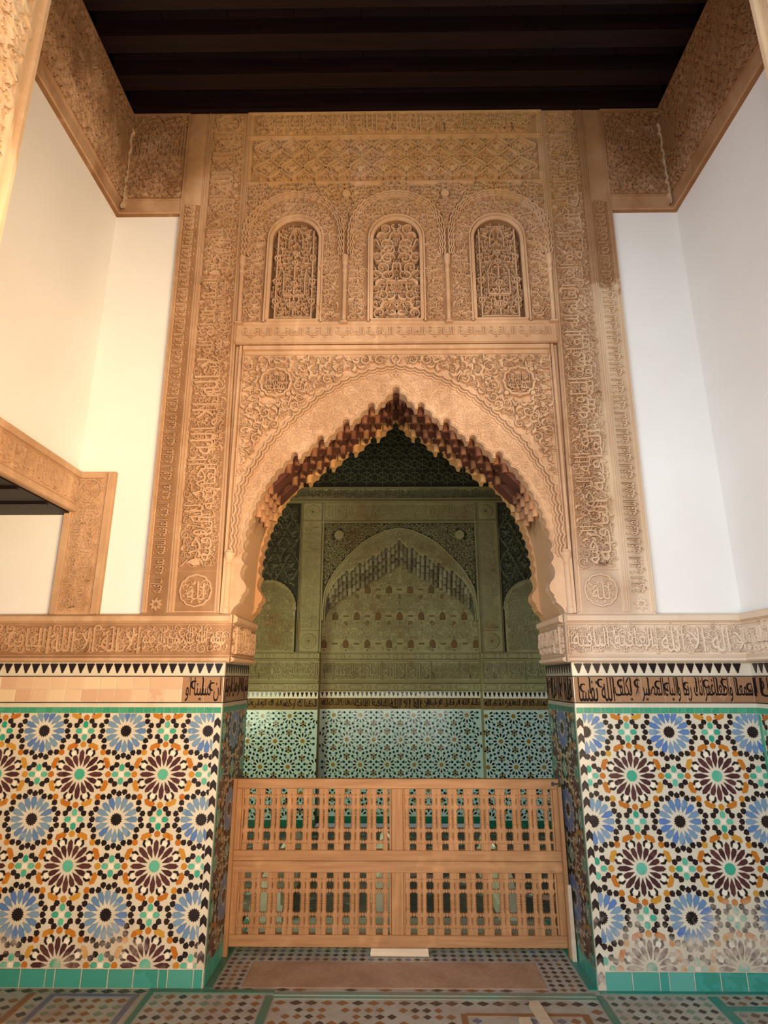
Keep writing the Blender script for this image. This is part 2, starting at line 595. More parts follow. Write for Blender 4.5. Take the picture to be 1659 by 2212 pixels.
def fill(mb, f, u0, u1, v0, v1, pitch, h0, h1, inside=None, seed=1, names=('scroll', 'leaf', 'palm'), sc=0.62, mirror=None, small=True, mi=0, margin=0.42):
    """carved leaf-work over a region; mirrored about u=mirror if given"""
    rng = np.random.default_rng(seed)
    lo = mirror if mirror is not None else u0
    layers = [(pitch, sc, names)] + ([(pitch * 0.62, 0.5, ('scroll', 'leaf', 'tight'))] if small else [])
    for li, (pt, s0, nm) in enumerate(layers):
        P = lattice_pts(lo, u1, v0, v1, pt, rng)
        mg = pt * margin
        ok = (P[:, 0] > u0 + mg) & (P[:, 0] < u1 - mg) & (P[:, 1] > v0 + mg) & (P[:, 1] < v1 - mg)
        if mirror is not None:
            ok &= P[:, 0] > mirror + mg * 0.5
        P = P[ok]
        if inside is not None and len(P):
            P = P[inside(P, mg)]
        if not len(P):
            continue
        n = len(P)
        R = rng.uniform(0, 2 * np.pi, n)
        S = pt * s0 * rng.uniform(0.85, 1.15, n)
        N = rng.choice(nm, n)
        FL = rng.choice([-1.0, 1.0], n)
        hh = h1 if li == 0 else h0 + (h1 - h0) * 0.55
        scatter(mb, f, P, R, S, N, h0, hh, mi, FL)
        if mirror is not None:
            P2 = P.copy()
            P2[:, 0] = 2 * mirror - P2[:, 0]
            scatter(mb, f, P2, -R, S, N, h0, hh, mi, -FL)


def in_poly(poly):
    poly = np.asarray(poly, float)
    a, b = poly, np.roll(poly, -1, 0)

    def test(P):
        x, y = P[:, 0][:, None], P[:, 1][:, None]
        cond = (a[None, :, 1] > y) != (b[None, :, 1] > y)
        xi = a[None, :, 0] + (y - a[None, :, 1]) / (b[None, :, 1] - a[None, :, 1] + 1e-12) * (b[None, :, 0] - a[None, :, 0])
        return (np.sum(cond & (x < xi), 1) % 2) == 1
    return test


def dist_poly(P, line):
    a, b = line[:-1], line[1:]
    d = b - a
    t = np.clip(((P[:, None] - a) * d).sum(2) / np.maximum((d * d).sum(1), 1e-12), 0, 1)
    return np.sqrt((((a + t[..., None] * d) - P[:, None]) ** 2).sum(2)).min(1)


# ------------------------------------------------------------------ lettering
FORMS = {}
for cp in range(0xFE70, 0xFEFD):
    d = unicodedata.decomposition(chr(cp)).split()
    if len(d) == 2 and d[0][0] == '<':
        FORMS[(chr(int(d[1], 16)), d[0][1:-1])] = chr(cp)
    if len(d) == 3 and d[1] == '0644':
        FORMS[(chr(0x644) + chr(int(d[2], 16)), d[0][1:-1])] = chr(cp)


def shape_text(s):
    toks, i = [], 0
    while i < len(s):
        if s[i] == '\u0644' and (s[i:i + 2], 'isolated') in FORMS:
            toks.append(s[i:i + 2])
            i += 2
        else:
            toks.append(s[i])
            i += 1
    out = []
    jl = lambda q: (q, 'initial') in FORMS
    jr = lambda q: (q, 'final') in FORMS
    for k, q in enumerate(toks):
        p = k > 0 and jl(toks[k - 1]) and jr(q)
        n = k + 1 < len(toks) and jl(q) and jr(toks[k + 1])
        out.append(FORMS.get((q, 'medial' if p and n else 'final' if p else 'initial' if n else 'isolated'), q))
    return ''.join(reversed(out))


_txt = {}


def text_geo(s):
    """triangles of a phrase, bounding box scaled to 1 x 1, h 0..1; also its natural aspect"""
    if s in _txt:
        return _txt[s]
    c = bpy.data.curves.new('lettering', 'FONT')
    c.body = shape_text(s)
    c.size = 1
    o = bpy.data.objects.new('lettering', c)
    COL.objects.link(o)
    bpy.context.view_layer.update()
    cu = o.to_curve(bpy.context.evaluated_depsgraph_get())
    loops = []
    for sp in cu.splines:
        pts, bp = [], sp.bezier_points
        for a, b in zip(bp, list(bp[1:]) + [bp[0]]):
            p0, p1, p2, p3 = (np.array(q[:2]) for q in (a.co, a.handle_right, b.handle_left, b.co))
            d = p3 - p0
            L = np.hypot(*d)
            if L < 1e-5:
                continue
            dev = max(abs(d[0] * (p1 - p0)[1] - d[1] * (p1 - p0)[0]), abs(d[0] * (p2 - p0)[1] - d[1] * (p2 - p0)[0])) / L
            n = 1 if dev < 0.004 else 2 if dev < 0.04 else 3
            for k in range(n):
                t = k / n
                pts.append(p0 * (1 - t) ** 3 + 3 * p1 * t * (1 - t) ** 2 + 3 * p2 * t * t * (1 - t) + p3 * t ** 3)
        if len(pts) > 2:
            loops.append(np.array(pts))
    o.to_curve_clear()
    bpy.data.objects.remove(o)
    big = max(loops, key=lambda q: abs(area2(q)))
    sg = np.sign(area2(big))
    outs = [q for q in loops if area2(q) * sg > 0]
    hol = [q for q in loops if area2(q) * sg < 0]
    own = [[] for _ in outs]
    for h in hol:      # a counter belongs to the smallest outline that holds all of it
        best = None
        for k, q in enumerate(outs):
            if in_poly(q)(h).all() and (best is None or abs(area2(q)) < abs(area2(outs[best]))):
                best = k
        if best is not None:
            own[best].append(h)
    mb = MB()
    for k, q in enumerate(outs):      # strokes that cross are set to slightly different heights
        plate(mb, lambda V: np.asarray(V), q, own[k], 0.0, 1 - 0.25 * ((k * 0.618) % 1.0))
    V = np.concatenate(mb.v)
    T = np.concatenate([np.concatenate([Fq[:, [0, 1, 2]], Fq[:, [0, 2, 3]]]) for Fq, _ in mb.q] + [Ft for Ft, _ in mb.t])
    lo, hi = V.min(0), V.max(0)
    lo[2], hi[2] = 0, 1
    asp = (hi[0] - lo[0]) / (hi[1] - lo[1])
    V = (V - lo) / (hi - lo)
    V[:, 2] *= 1 - 0.07 * ((np.arange(len(V)) * 0.618) % 1.0)      # hand-cut: faces never quite level
    _txt[s] = (V, T, asp)
    return _txt[s]


def put_text(mb, f, s, u0, u1, v0, v1, h0, h1, rot=False, mi=0):
    """phrase stretched into a rectangle; rot: it climbs upwards, letter tops to the left"""
    V, T, _ = text_geo(s)
    if rot:
        L = np.stack([u1 - V[:, 1] * (u1 - u0), v0 + V[:, 0] * (v1 - v0), h0 + V[:, 2] * (h1 - h0)], 1)
    else:
        L = np.stack([u0 + V[:, 0] * (u1 - u0), v0 + V[:, 1] * (v1 - v0), h0 + V[:, 2] * (h1 - h0)], 1)
    mb.add(f(L), None, T, mi)


PH = ['الحمد لله وحده', 'بسم الله الرحمن الرحيم', 'لا اله الا الله', 'العافية الباقية', 'الملك الدائم لله', 'العز القائم لله']

# ================================================================== SETTING
T = 0.62            # thickness of the arch wall
JX = 1.06           # half width of the passage between the tiled jambs
WX = 2.142          # side walls


# ---- outline of the stepped, scalloped arch (left half, impost -> apex)
def arc_bulge(a, b, k, n=5):
    a, b = np.array(a), np.array(b)
    d = b - a
    nn = np.array([-d[1], d[0]])
    s = np.linspace(0, 1, n)[1:-1]
    return [tuple(a + d * x + nn * k * 4 * x * (1 - x)) for x in s]


def arch_half(shift=0.0, na=4, plain=False):
    """points from the apex (x=0) down to the impost, x <= 0"""
    out = []
    k = 0
    first = True
    while True:
        xk = -shift - 0.173 * k
        zk = 3.571 - 0.705 * (-xk)
        if xk < -0.70:
            break
        th = np.linspace(0, np.pi, 9)
        if first and shift == 0:
            th = th[4:]
        elif first:
            out += [(0.0, zk + 0.03), (-0.014, zk + 0.026), (-0.022, zk + 0.01), (-0.022, zk - 0.03), (-0.034, zk - 0.034), (-0.036, zk - 0.02), (-0.05, zk - 0.012), (-0.0615, zk - 0.04)]
            out.append((xk + 0.024, zk - 0.045))
        if not (first and shift == 0) and not first:
            out.append((xk + 0.024, zk - 0.05))
        for a in th:
            out.append((xk + 0.024 * math.cos(a), zk - 0.024 + 0.024 * math.sin(a)))
        out.append((xk - 0.024, zk - 0.05))
        out.append((xk - 0.034, zk - 0.053))
        for a in np.linspace(0.1, np.pi / 2, na):
            out.append((xk - 0.034 - 0.042 * math.sin(a), zk - 0.105 + 0.048 * math.cos(a)))
        out.append((xk - 0.078, zk - 0.113))
        out.append((xk - 0.086, zk - 0.114))
        for a in np.linspace(0.1, np.pi / 2, na):
            out.append((xk - 0.086 - 0.04 * math.sin(a), zk - 0.158 + 0.042 * math.cos(a)))
        out.append((xk - 0.128, zk - 0.168))
        first = False
        k += 1
    cusps = [(-0.845, 2.872), (-0.872, 2.808), (-0.903, 2.745), (-0.930, 2.683), (-0.948, 2.622), (-0.966, 2.555), (-0.978, 2.48), (-0.986, 2.40), (-0.984, 2.318)]
    if plain:      # the hidden middle layers: plain reveal set back behind the scalloped edges
        return [p for p in out if p[1] > 2.86] + [(-0.90, 2.80), (-0.955, 2.68), (-0.99, 2.56), (-1.008, 2.42), (-1.014, 2.25), (-1.016, 2.08), (-1.05, 1.99)]
    prev = out[-1]
    for c in cusps:
        if c[1] > prev[1] - 0.02:
            continue
        out += arc_bulge(prev, c, -0.24)
        out.append(c)
        prev = c
    out += [(-1.0, 2.29), (-1.006, 2.255), (-0.998, 2.222), (-0.975, 2.195), (-0.962, 2.168), (-0.966, 2.14), (-0.985, 2.116), (-0.991, 2.106), (-0.984, 2.10), (-0.997, 2.084), (-0.999, 2.066), (-1.016, 2.052), (-1.032, 2.036), (-1.045, 2.014), (-1.05, 1.99)]
    return out


def arch_line(shift=0.0, plain=False):
    h = arch_half(shift, plain=plain)
    left = h[::-1]
    right = [(-x, z) for x, z in h]
    if abs(h[0][0]) < 1e-9:
        right = right[1:]
    return np.array(left + right)


ARCH = arch_line()
PANEL_U, PANEL_TOP = 1.115, 3.89


def panel_poly(line, u=PANEL_U, top=PANEL_TOP, low=1.99):
    return [(-u, low)] + [tuple(p) for p in line] + [(u, low), (u, top), (-u, top)]


# ---- blind windows: outlines
WIN_X = (-0.745, 0.008, 0.758)


def win_poly(cx, hw, z0, ztop, n=12):
    zs = ztop - hw
    a = np.linspace(0, np.pi, n)
    return [(cx - hw, z0), (cx + hw, z0)] + [(cx + hw * math.cos(t), zs + hw * math.sin(t)) for t in a]


holes = [win_poly(x, 0.172, 4.095, 4.945) for x in WIN_X]

wb = MB()
CUT = 1.165
outer = [(-3.3, 0), (-JX, 0), (-JX, 1.99), (-CUT, 1.99), (-CUT, PANEL_TOP + .03), (CUT, PANEL_TOP + .03), (CUT, 1.99), (JX, 1.99), (JX, 0), (WX + 0.3, 0), (WX + 0.3, 6.3), (-3.3, 6.3)]
plate(wb, plane_y(0), outer, [win_poly(x, 0.188, 4.08, 4.962) for x in WIN_X], -T, 0.0, back=True)
wall_back = tag(wb.build('wall_back', M['white'], kind='structure'), 'tall wall with the scalloped arch, carved stucco and tiled dado', 'wall', kind='structure')


def part(name, mb, mats, parent=wall_back, kind=None):
    return mb.build(name, mats, parent, kind)


# ---- arch panel, front layer and four muqarnas tiers behind it
mb = MB()
plate(mb, plane_y(0), panel_poly(ARCH, CUT, PANEL_TOP + .03), (), -0.10, 0.0, back=True)
part('arch_panel', mb, M['stucco'])

cm = MB()   # one hanging cell: half-round shaft with a domed head, facing -y
rings = [(0.022, 0.0), (0.022, 0.055)] + [(0.022 * math.cos(a), 0.055 + 0.03 * math.sin(a)) for a in (0.4, 0.8, 1.2, 1.5)]
ang = np.linspace(np.pi, 2 * np.pi, 8)
V = [(r * math.cos(a), r * math.sin(a) * 1.2, z) for r, z in rings for a in ang]
Q = [(i * 8 + j, i * 8 + j + 1, (i + 1) * 8 + j + 1, (i + 1) * 8 + j) for i in range(len(rings) - 1) for j in range(7)]
cm.add(V, Q)
cm.add([V[i] for i in range(8)], None, [(0, i + 1, i) for i in range(1, 7)])
cell_mesh = cm.data('muqarnas_cell', M['muqarnas'])
for p in cell_mesh.polygons:
    p.use_smooth = True
rng = np.random.default_rng(5)
for j in range(1, 5):
    sh = 0.0865 if j % 2 else 0.0
    y0 = 0.10 + 0.13 * (j - 1)
    mb = MB()
    plate(mb, plane_y(0), panel_poly(arch_line(sh, j < 4), PANEL_U, 3.85), (), -(y0 + 0.13), -y0, back=True)
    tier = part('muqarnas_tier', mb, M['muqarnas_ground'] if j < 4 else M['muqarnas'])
    xs = []
    for k in range(5):
        xk = -sh - 0.173 * k
        if xk < -0.70:
            continue
        zk = 3.571 - 0.705 * (-xk)
        for dx, dz in ((-0.032, -0.055), (-0.081, -0.115), (-0.138, -0.172)):
            xs.append((xk + dx, zk + dz))
    xs += [(-0.862, 2.825), (-0.885, 2.765), (-0.91, 2.71), (-0.93, 2.66)] if j < 4 else [(-0.872, 2.80), (-0.903, 2.738)]
    for x, z in xs:
        for sg in (-1, 1):
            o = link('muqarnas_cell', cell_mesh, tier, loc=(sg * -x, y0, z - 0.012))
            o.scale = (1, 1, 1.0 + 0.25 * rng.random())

# ---- spandrel: deep leaf-work between the frame and the outer scalloped line of the arch
EXT = np.array([(1.075, 2.36), (1.073, 2.42), (1.075, 2.51), (1.067, 2.647), (1.048, 2.832), (1.0, 2.946), (.886, 3.148), (.738, 3.316), (.558, 3.497), (.374, 3.62), (.186, 3.703), (0, 3.739)])


def smooth_line(P, n):
    P = np.asarray(P, float)
    d = np.r_[0, np.cumsum(np.linalg.norm(np.diff(P, axis=0), axis=1))]
    s = np.linspace(0, d[-1], n)
    Qp = np.c_[np.interp(s, d, P[:, 0]), np.interp(s, d, P[:, 1])]
    for _ in range(max(2, n // 60)):
        Qp[1:-1] = (Qp[:-2] + 2 * Qp[1:-1] + Qp[2:]) / 4
    return Qp


def scallop(P, n_lobes, amp, off, per=8):
    """polyline bumped outwards in n_lobes round lobes, shifted by off along its normal"""
    P = smooth_line(P, n_lobes * per + 1)
    t = np.gradient(P, axis=0)
    t /= np.linalg.norm(t, axis=1)[:, None]
    nrm = np.c_[t[:, 1], -t[:, 0]]
    s = np.abs(np.sin(np.arange(len(P)) * np.pi / per))
    return P + nrm * (off + amp * s ** 0.7)[:, None]


ext_full = np.concatenate([EXT * [-1, 1], EXT[::-1][1:]])
ext_s = smooth_line(ext_full, 140)
region = in_poly([(-1.06, 2.30)] + [tuple(p) for p in ext_s] + [(1.06, 2.30), (1.062, 3.80), (-1.062, 3.80)])
MED = ((-0.838, 3.594), (0.852, 3.592))


def spandrel_in(P, mg):
    ok = region(P) & (dist_poly(P, ext_s) > mg * 0.85 + 0.03)
    for c in MED:
        ok &= np.hypot(P[:, 0] - c[0], P[:, 1] - c[1]) > 0.135
    ok &= ~((np.abs(P[:, 0]) < 0.05) & (P[:, 1] > 3.7))
    return ok


mb = MB()
fill(mb, F0, -1.066, 1.066, 2.4, 3.812, 0.056, -0.002, 0.030, spandrel_in, 3, ('fat', 'scroll', 'leaf', 'fat', 'palm'), 0.62, mirror=0.0, margin=0.2)
part('spandrel_carving', mb, M['stucco'], kind='stuff')

for c in MED:
    mb = MB()
    a = np.linspace(0, 2 * np.pi, 33)
    put_ribbon(mb, F0, np.c_[c[0] + (0.105 + 0.006 * np.cos(12 * a)) * np.cos(a), c[1] + (0.105 + 0.006 * np.cos(12 * a)) * np.sin(a)], 0.011, 0, 0.036)
    for q in range(4):
        b = q * np.pi / 2 + np.pi / 4
        V, Q, TT = poly_prism(ngon(0.02, 6, 0, (c[0] + 0.128 * math.cos(b), c[1] + 0.128 * math.sin(b))))
        V[:, 2] *= 0.034
        mb.add(F0(V), Q, TT)
    put_text(mb, F0, 'الملك لله', c[0] - 0.075, c[0] + 0.075, c[1] - 0.06, c[1] + 0.06, 0, 0.032)
    fill(mb, F0, c[0] - 0.12, c[0] + 0.12, c[1] - 0.12, c[1] + 0.12, 0.036, 0, 0.024, lambda P, mg: np.hypot(P[:, 0] - c[0], P[:, 1] - c[1]) < 0.085, 8, ('scroll', 'leaf'), 0.6, small=False)
    part('medallion', mb, M['stucco'])

mb = MB()     # scalloped mouldings round the arch and the raised outline of the stepped edge
for off, w, h in ((0.002, 0.007, 0.024), (-0.020, 0.006, 0.018), (-0.040, 0.006, 0.013)):
    put_ribbon(mb, F0, scallop(ext_full, 56, 0.013, -off), w, 0, h)
edge = ARCH[np.hypot(ARCH[:, 0], 0) < 0.99]
t = np.gradient(ARCH, axis=0)
t /= np.maximum(np.linalg.norm(t, axis=1), 1e-9)[:, None]
off = ARCH + np.c_[-t[:, 1], t[:, 0]] * 0.010
off = off[(off[:, 1] > 2.36)]
put_ribbon(mb, F0, off, 0.005, 0, 0.010)
for sg in (-1, 1):     # little pendant lily at the crown
    p = np.array([(0, 3.735), (0.022, 3.752), (0.03, 3.775), (0.012, 3.80)]) * [sg, 1]
    put_ribbon(mb, F0, p, 0.009, 0, 0.03)
part('arch_moulding', mb, M['stucco'])

mb = MB()     # shallow scroll-work on the band between moulding and stepped edge
inner = in_poly([tuple(p) for p in ext_s] + [tuple(p) for p in ARCH[::-1]])
arch_in = lambda P, mg: inner(P) & (dist_poly(P, ext_s) > 0.055 + mg) & (dist_poly(P, ARCH) > 0.022 + mg) & (P[:, 1] > 2.4)
fill(mb, F0, -1.07, 1.07, 2.4, 3.74, 0.05, -0.001, 0.008, arch_in, 11, ('tight', 'ess', 'leaf', 'scroll'), 0.62, mirror=0.0, margin=0.3)
part('arch_band_carving', mb, M['stucco'], kind='stuff')

# ---- stucco frame: pilasters, lintel field, friezes (thin plates on the wall)
PL = 0.03
for sg in (-1, 1):
    mb = MB()
    lo, hi = (-1.60, -1.115) if sg < 0 else (1.115, 1.60)
    plate(mb, F0, rect(lo, hi, 1.99, 5.995), (), 0, PL, 1)
    for a, b, h in ((1.116, 1.146, .032), (1.396, 1.450, .032), (1.570, 1.600, .032), (1.117, 1.128, .042), (1.130, 1.136, .036), (1.398, 1.412, .040), (1.416, 1.430, .044), (1.434, 1.446, .038), (1.572, 1.582, .038), (1.586, 1.600, .044)):
        u0, u1 = sorted((sg * a, sg * b))
        bar(mb, F0, u0, u1, 2.0, 5.99, PL, h, 0.004)
    u0, u1 = sorted((sg * 1.45, sg * 1.572))
    bar(mb, F0, u0, u1, 5.10, 5.99, PL, 0.034, 0.003)
    for v0, v1 in ((2.002, 2.012), (2.262, 2.268)):
        u0, u1 = sorted((sg * 1.14, sg * 1.395))
        bar(mb, F0, u0, u1, v0, v1, PL, 0.036, 0.003)
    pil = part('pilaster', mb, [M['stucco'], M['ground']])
    mb = MB()       # rosette at the foot, small square beside it
    cx, cz = sg * 1.268, 2.138
    a = np.linspace(0, 2 * np.pi, 41)
    put_ribbon(mb, F0, np.c_[cx + (0.094 + 0.007 * np.abs(np.cos(6 * a))) * np.cos(a), cz + (0.094 + 0.007 * np.abs(np.cos(6 * a))) * np.sin(a)], 0.007, PL, PL + 0.014)
    put_text(mb, F0, 'لله', cx - 0.055, cx + 0.055, cz - 0.06, cz + 0.045, PL, PL + 0.013)
    fill(mb, F0, cx - 0.1, cx + 0.1, cz - 0.1, cz + 0.1, 0.034, PL, PL + 0.008, lambda P, mg: np.hypot(P[:, 0] - cx, P[:, 1] - cz) < 0.082, 4, ('leaf', 'scroll'), 0.6, mirror=cx, small=False)
    sx, sz = sg * 1.512, 2.052
    for q in range(8):
        b = q * np.pi / 4
        V, Q, TT = poly_prism(np.array([(0.006, 0), (0.022, 0.012), (0.046, 0), (0.022, -0.012)]) @ np.array([[math.cos(b), math.sin(b)], [-math.sin(b), math.cos(b)]]) + [sx, sz])
        V[:, 2] = PL + V[:, 2] * 0.012
        mb.add(F0(V), Q, TT)
    link('rosette', mb.data('rosette', M['stucco']), pil)
    mb = MB()       # broad inscription climbing the pilaster
    v, i = 2.285, 0
    u0, u1 = sorted((sg * 1.150, sg * 1.388))
    while v < 5.9:
        s = PH[(i * 2 + (sg > 0)) % len(PH)]
        ln = min(0.155 * text_geo(s)[2] * 0.8, 5.97 - v)
        if ln > 0.2:
            put_text(mb, F0, s, u0 + 0.012, u1 - 0.06, v + 0.01, v + ln * 0.97, PL, PL + 0.030, rot=True)
            put_text(mb, F0, PH[(i * 2 + 3) % len(PH)], u0 + 0.10, u1 - 0.008, v + 0.04, v + ln * 0.93, PL, PL + 0.024, rot=True)
        v += ln
        i += 1
    fill(mb, F0, u0, u1, 2.275, 5.98, 0.052, PL - 0.001, PL + 0.019, None, 21 + sg, ('tight', 'leaf', 'ess'), 0.55, margin=0.3)
    link('inscription', mb.data('inscription', M['stucco']), pil, 'stuff')
    mb = MB()       # narrow outer band with its one repeated phrase
    u0, u1 = sorted((sg * 1.455, sg * 1.566))
    v = 2.115
    while v < 5.08:
        put_text(mb, F0, PH[3], u0 + 0.006, u1 - 0.006, v + 0.006, v + 0.235, PL, PL + 0.020, rot=True)
        v += 0.25
    link('inscription', mb.data('inscription', M['stucco']), pil, 'stuff')


def frieze_fill(mb, f, u0, u1, v0, v1, h0, h1, seed, start=0, ln=0.62, pitch=0.05):
    """band of lettering over leaf-work, in cartouches split by upright bars"""
    u, i = u1, start
    while u - u0 > 0.12:
        l = min(ln, u - u0)
        put_text(mb, f, PH[i % len(PH)], u - l + 0.03, u - 0.02, v0 + (v1 - v0) * 0.06, v1 - (v1 - v0) * 0.06, h0, h1)
        bar(mb, f, u - l, u - l + 0.008, v0, v1, h0, h1 * 0.9 + h0 * 0.1, 0.002)
        u -= l
        i += 1
    fill(mb, f, u0, u1, v0, v1, pitch, h0 - 0.001, h0 + (h1 - h0) * 0.7, None, seed, ('tight', 'leaf', 'scroll'), 0.55, margin=0.3)


# lintel field above the arch, pierced by the three blind windows
mb = MB()
plate(mb, F0, rect(-1.135, 1.135, PANEL_TOP, 5.995), holes, -0.055, PL, 1)
for v0, v1, h in ((3.891, 4.072, .032), (5.270, 5.304, .032), (5.72, 5.752, .032), (3.892, 3.915, .046), (4.036, 4.046, .040), (5.272, 5.284, .038), (5.290, 5.302, .044), (5.722, 5.732, .040), (5.738, 5.750, .046), (5.975, 5.993, .044)):
    bar(mb, F0, -1.115, 1.115, v0, v1, PL, h, 0.004)
for sg in (-1, 1):
    for a, b, h in ((1.084, 1.135, .033), (1.088, 1.102, .042), (1.112, 1.124, .046)):
        u0, u1 = sorted((sg * a, sg * b))
        bar(mb, F0, u0, u1, 4.64, 5.99, PL, h, 0.004)
for sg in (-1, 1):   # stepped reveal of the arch frame
    for a, b, h in ((1.076, 1.088, 0.012), (1.092, 1.115, 0.022)):
        u0, u1 = sorted((sg * a, sg * b))
        bar(mb, plane_y(0), u0, u1, 1.995, PANEL_TOP, 0, h, 0.003)
bar(mb, plane_y(0), -1.09, 1.09, 3.852, 3.889, 0, 0.022, 0.003)
bar(mb, plane_y(0), -1.076, 1.076, 3.815, 3.828, 0, 0.012, 0.003)
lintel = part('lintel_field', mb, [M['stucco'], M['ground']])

mb = MB()
u = -1.085
for i in range(5):
    put_text(mb, F0, PH[3], u + 0.01, u + 0.424, 3.937, 4.020, PL, PL + 0.016)
    u += 0.434
link('inscription', mb.data('inscription', M['stucco']), lintel, 'stuff')

mb = MB()       # calligraphic frieze under the ceiling
frieze_fill(mb, F0, -1.06, 1.06, 5.765, 5.965, PL, PL + 0.028, 31, 1, 0.7)
for sg in (-1, 1):
    a = np.linspace(0, 2 * np.pi, 25)
    put_ribbon(mb, F0, np.c_[sg * 1.268 + 0.09 * np.cos(a), 5.865 + 0.09 * np.sin(a)], 0.008, PL, PL + 0.022)
link('frieze_carving', mb.data('frieze_carving', M['stucco']), lintel, 'stuff')

mb = MB()       # lozenge net with palmettes
nu = 12
pu = 2.13 / nu
for r, (za, zb) in enumerate(((5.315, 5.512), (5.512, 5.712))):
    for i in range(nu):
        cxx = -1.065 + pu * (i + 0.5)
        zc = (za + zb) / 2
        s = np.linspace(-1, 1, 15)
        for sg in (-1, 1):
            w = (pu / 2) * (0.5 + 0.5 * np.cos(np.pi * s)) ** 0.8
            put_ribbon(mb, F0, np.c_[cxx + sg * w, zc + s * (zb - za) / 2], 0.0065, PL, PL + 0.032)
            put_ribbon(mb, F0, np.c_[cxx + sg * (w * .62 + .004), zc + s * (zb - za) / 3.1], 0.0045, PL, PL + 0.026)
        V, Q, TT = TP['palm']
        for fl, zo, sc in ((1, 0.0, 0.052), (-1, 0.062, 0.03), (1, -0.062, 0.03)):
            L = np.c_[cxx + V[:, 0] * sc, zc + zo + fl * V[:, 1] * sc, PL + V[:, 2] * 0.02]
            mb.add(F0(L), Q, TT)
        V, Q, TT = poly_prism([(cxx - .018, zc - .03), (cxx + .018, zc - .03), (cxx + .022, zc + .005), (cxx, zc + .035), (cxx - .022, zc + .005)])
        V[:, 2] = PL + V[:, 2] * 0.025
        mb.add(F0(V), Q, TT)
fill(mb, F0, -1.075, 1.075, 5.308, 5.718, 0.036, PL, PL + 0.022, None, 41, ('leaf', 'tight', 'scroll'), 0.5, mirror=0.0, small=False, margin=0.3)
link('lozenge_carving', mb.data('lozenge_carving', M['stucco']), lintel, 'stuff')

# window zone
BIG = []
for cx in WIN_X:
    a = np.linspace(0, np.pi, 40)
    zs = 4.80
    BIG.append(np.concatenate([[(cx + 0.350, 4.62)], np.c_[cx + 0.352 * np.cos(a), zs + (5.185 - zs) * np.sin(a) ** 0.92], [(cx - 0.350, 4.62)]]))
mb = MB()
for B in BIG:
    for off, w, h in ((0.0, 0.007, 0.030), (-0.018, 0.006, 0.024), (-0.034, 0.006, 0.018)):
        put_ribbon(mb, F0, scallop(B, 26, 0.011, off, 7), w, PL, PL + h)
link('scalloped_arch', mb.data('scalloped_arch', M['stucco']), lintel)

mb = MB()
bigs = [in_poly(B) for B in BIG]


def above(P, mg):
    ok = P[:, 1] > 4.86
    for b, B in zip(bigs, BIG):
        ok &= ~b(P) & (dist_poly(P, B) > mg * 0.7 + 0.012)
    for x in (-0.37, 0.38):
        ok &= np.hypot(P[:, 0] - x, P[:, 1] - 5.165) > 0.055
    return ok


fill(mb, F0, -1.085, 1.085, 4.7, 5.268, 0.040, PL - 0.001, PL + 0.040, above, 51, ('tight', 'scroll', 'leaf'), 0.55, mirror=0.0, margin=0.3)
for x in (-0.37, 0.38):
    V, Q, TT = poly_prism(ngon(0.036, 14, 0, (x, 5.165)), 0.12)
    V[:, 2] = PL + V[:, 2] * 0.03
    mb.add(F0(V), Q, TT)
link('spandrel_carving', mb.data('spandrel_carving', M['stucco']), lintel, 'stuff')

mb = MB()
winp = [in_poly(win_poly(x, 0.215, 4.0, 5.0)) for x in WIN_X]


def around(P, mg):
    ok = np.zeros(len(P), bool)
    for b, B, w, x in zip(bigs, BIG, winp, WIN_X):
        ok |= (b(P) & (dist_poly(P, B) > 0.042 + mg * 0.6) | ((P[:, 1] <= 4.64) & (np.abs(P[:, 0] - x) < 0.335))) & ~w(P) & (np.abs(np.abs(P[:, 0] - x) - 0.235 - mg * .3) > 0) & ((np.abs(P[:, 0] - x) > 0.222 + mg * 0.5) | (P[:, 1] > 4.8))
    return ok


fill(mb, F0, -1.09, 1.09, 4.07, 5.19, 0.046, PL - 0.001, PL + 0.020, around, 61, ('ess', 'leaf', 'tight', 'scroll'), 0.58, mirror=0.0, margin=0.3)
link('surround_carving', mb.data('surround_carving', M['stucco']), lintel, 'stuff')

for x in (-1.098, -0.372, 0.381, 1.098):     # slender colonnettes between the blind arches
    mb = MB()
    ang = np.linspace(np.pi, 2 * np.pi, 9)
    prof = [(0.019, 4.060), (0.021, 4.066), (0.0165, 4.075), (0.0165, 4.48), (0.021, 4.49), (0.021, 4.505), (0.017, 4.51), (0.018, 4.54), (0.024, 4.56), (0.026, 4.60), (0.026, 4.62)]
    V = [(lean(x, z) + r * math.cos(a), -PL + 1.25 * r * math.sin(a), z) for r, z in prof for a in ang]
    n = len(ang)
    mb.add(V, [(i * n + j, i * n + j + 1, (i + 1) * n + j + 1, (i + 1) * n + j) for i in range(len(prof) - 1) for j in range(n - 1)])
    bar(mb, F0, x - 0.026, x + 0.026, 4.046, 4.060, PL, PL + 0.034, 0.003)
    link('colonnette', mb.data('colonnette', M['stucco']), lintel)

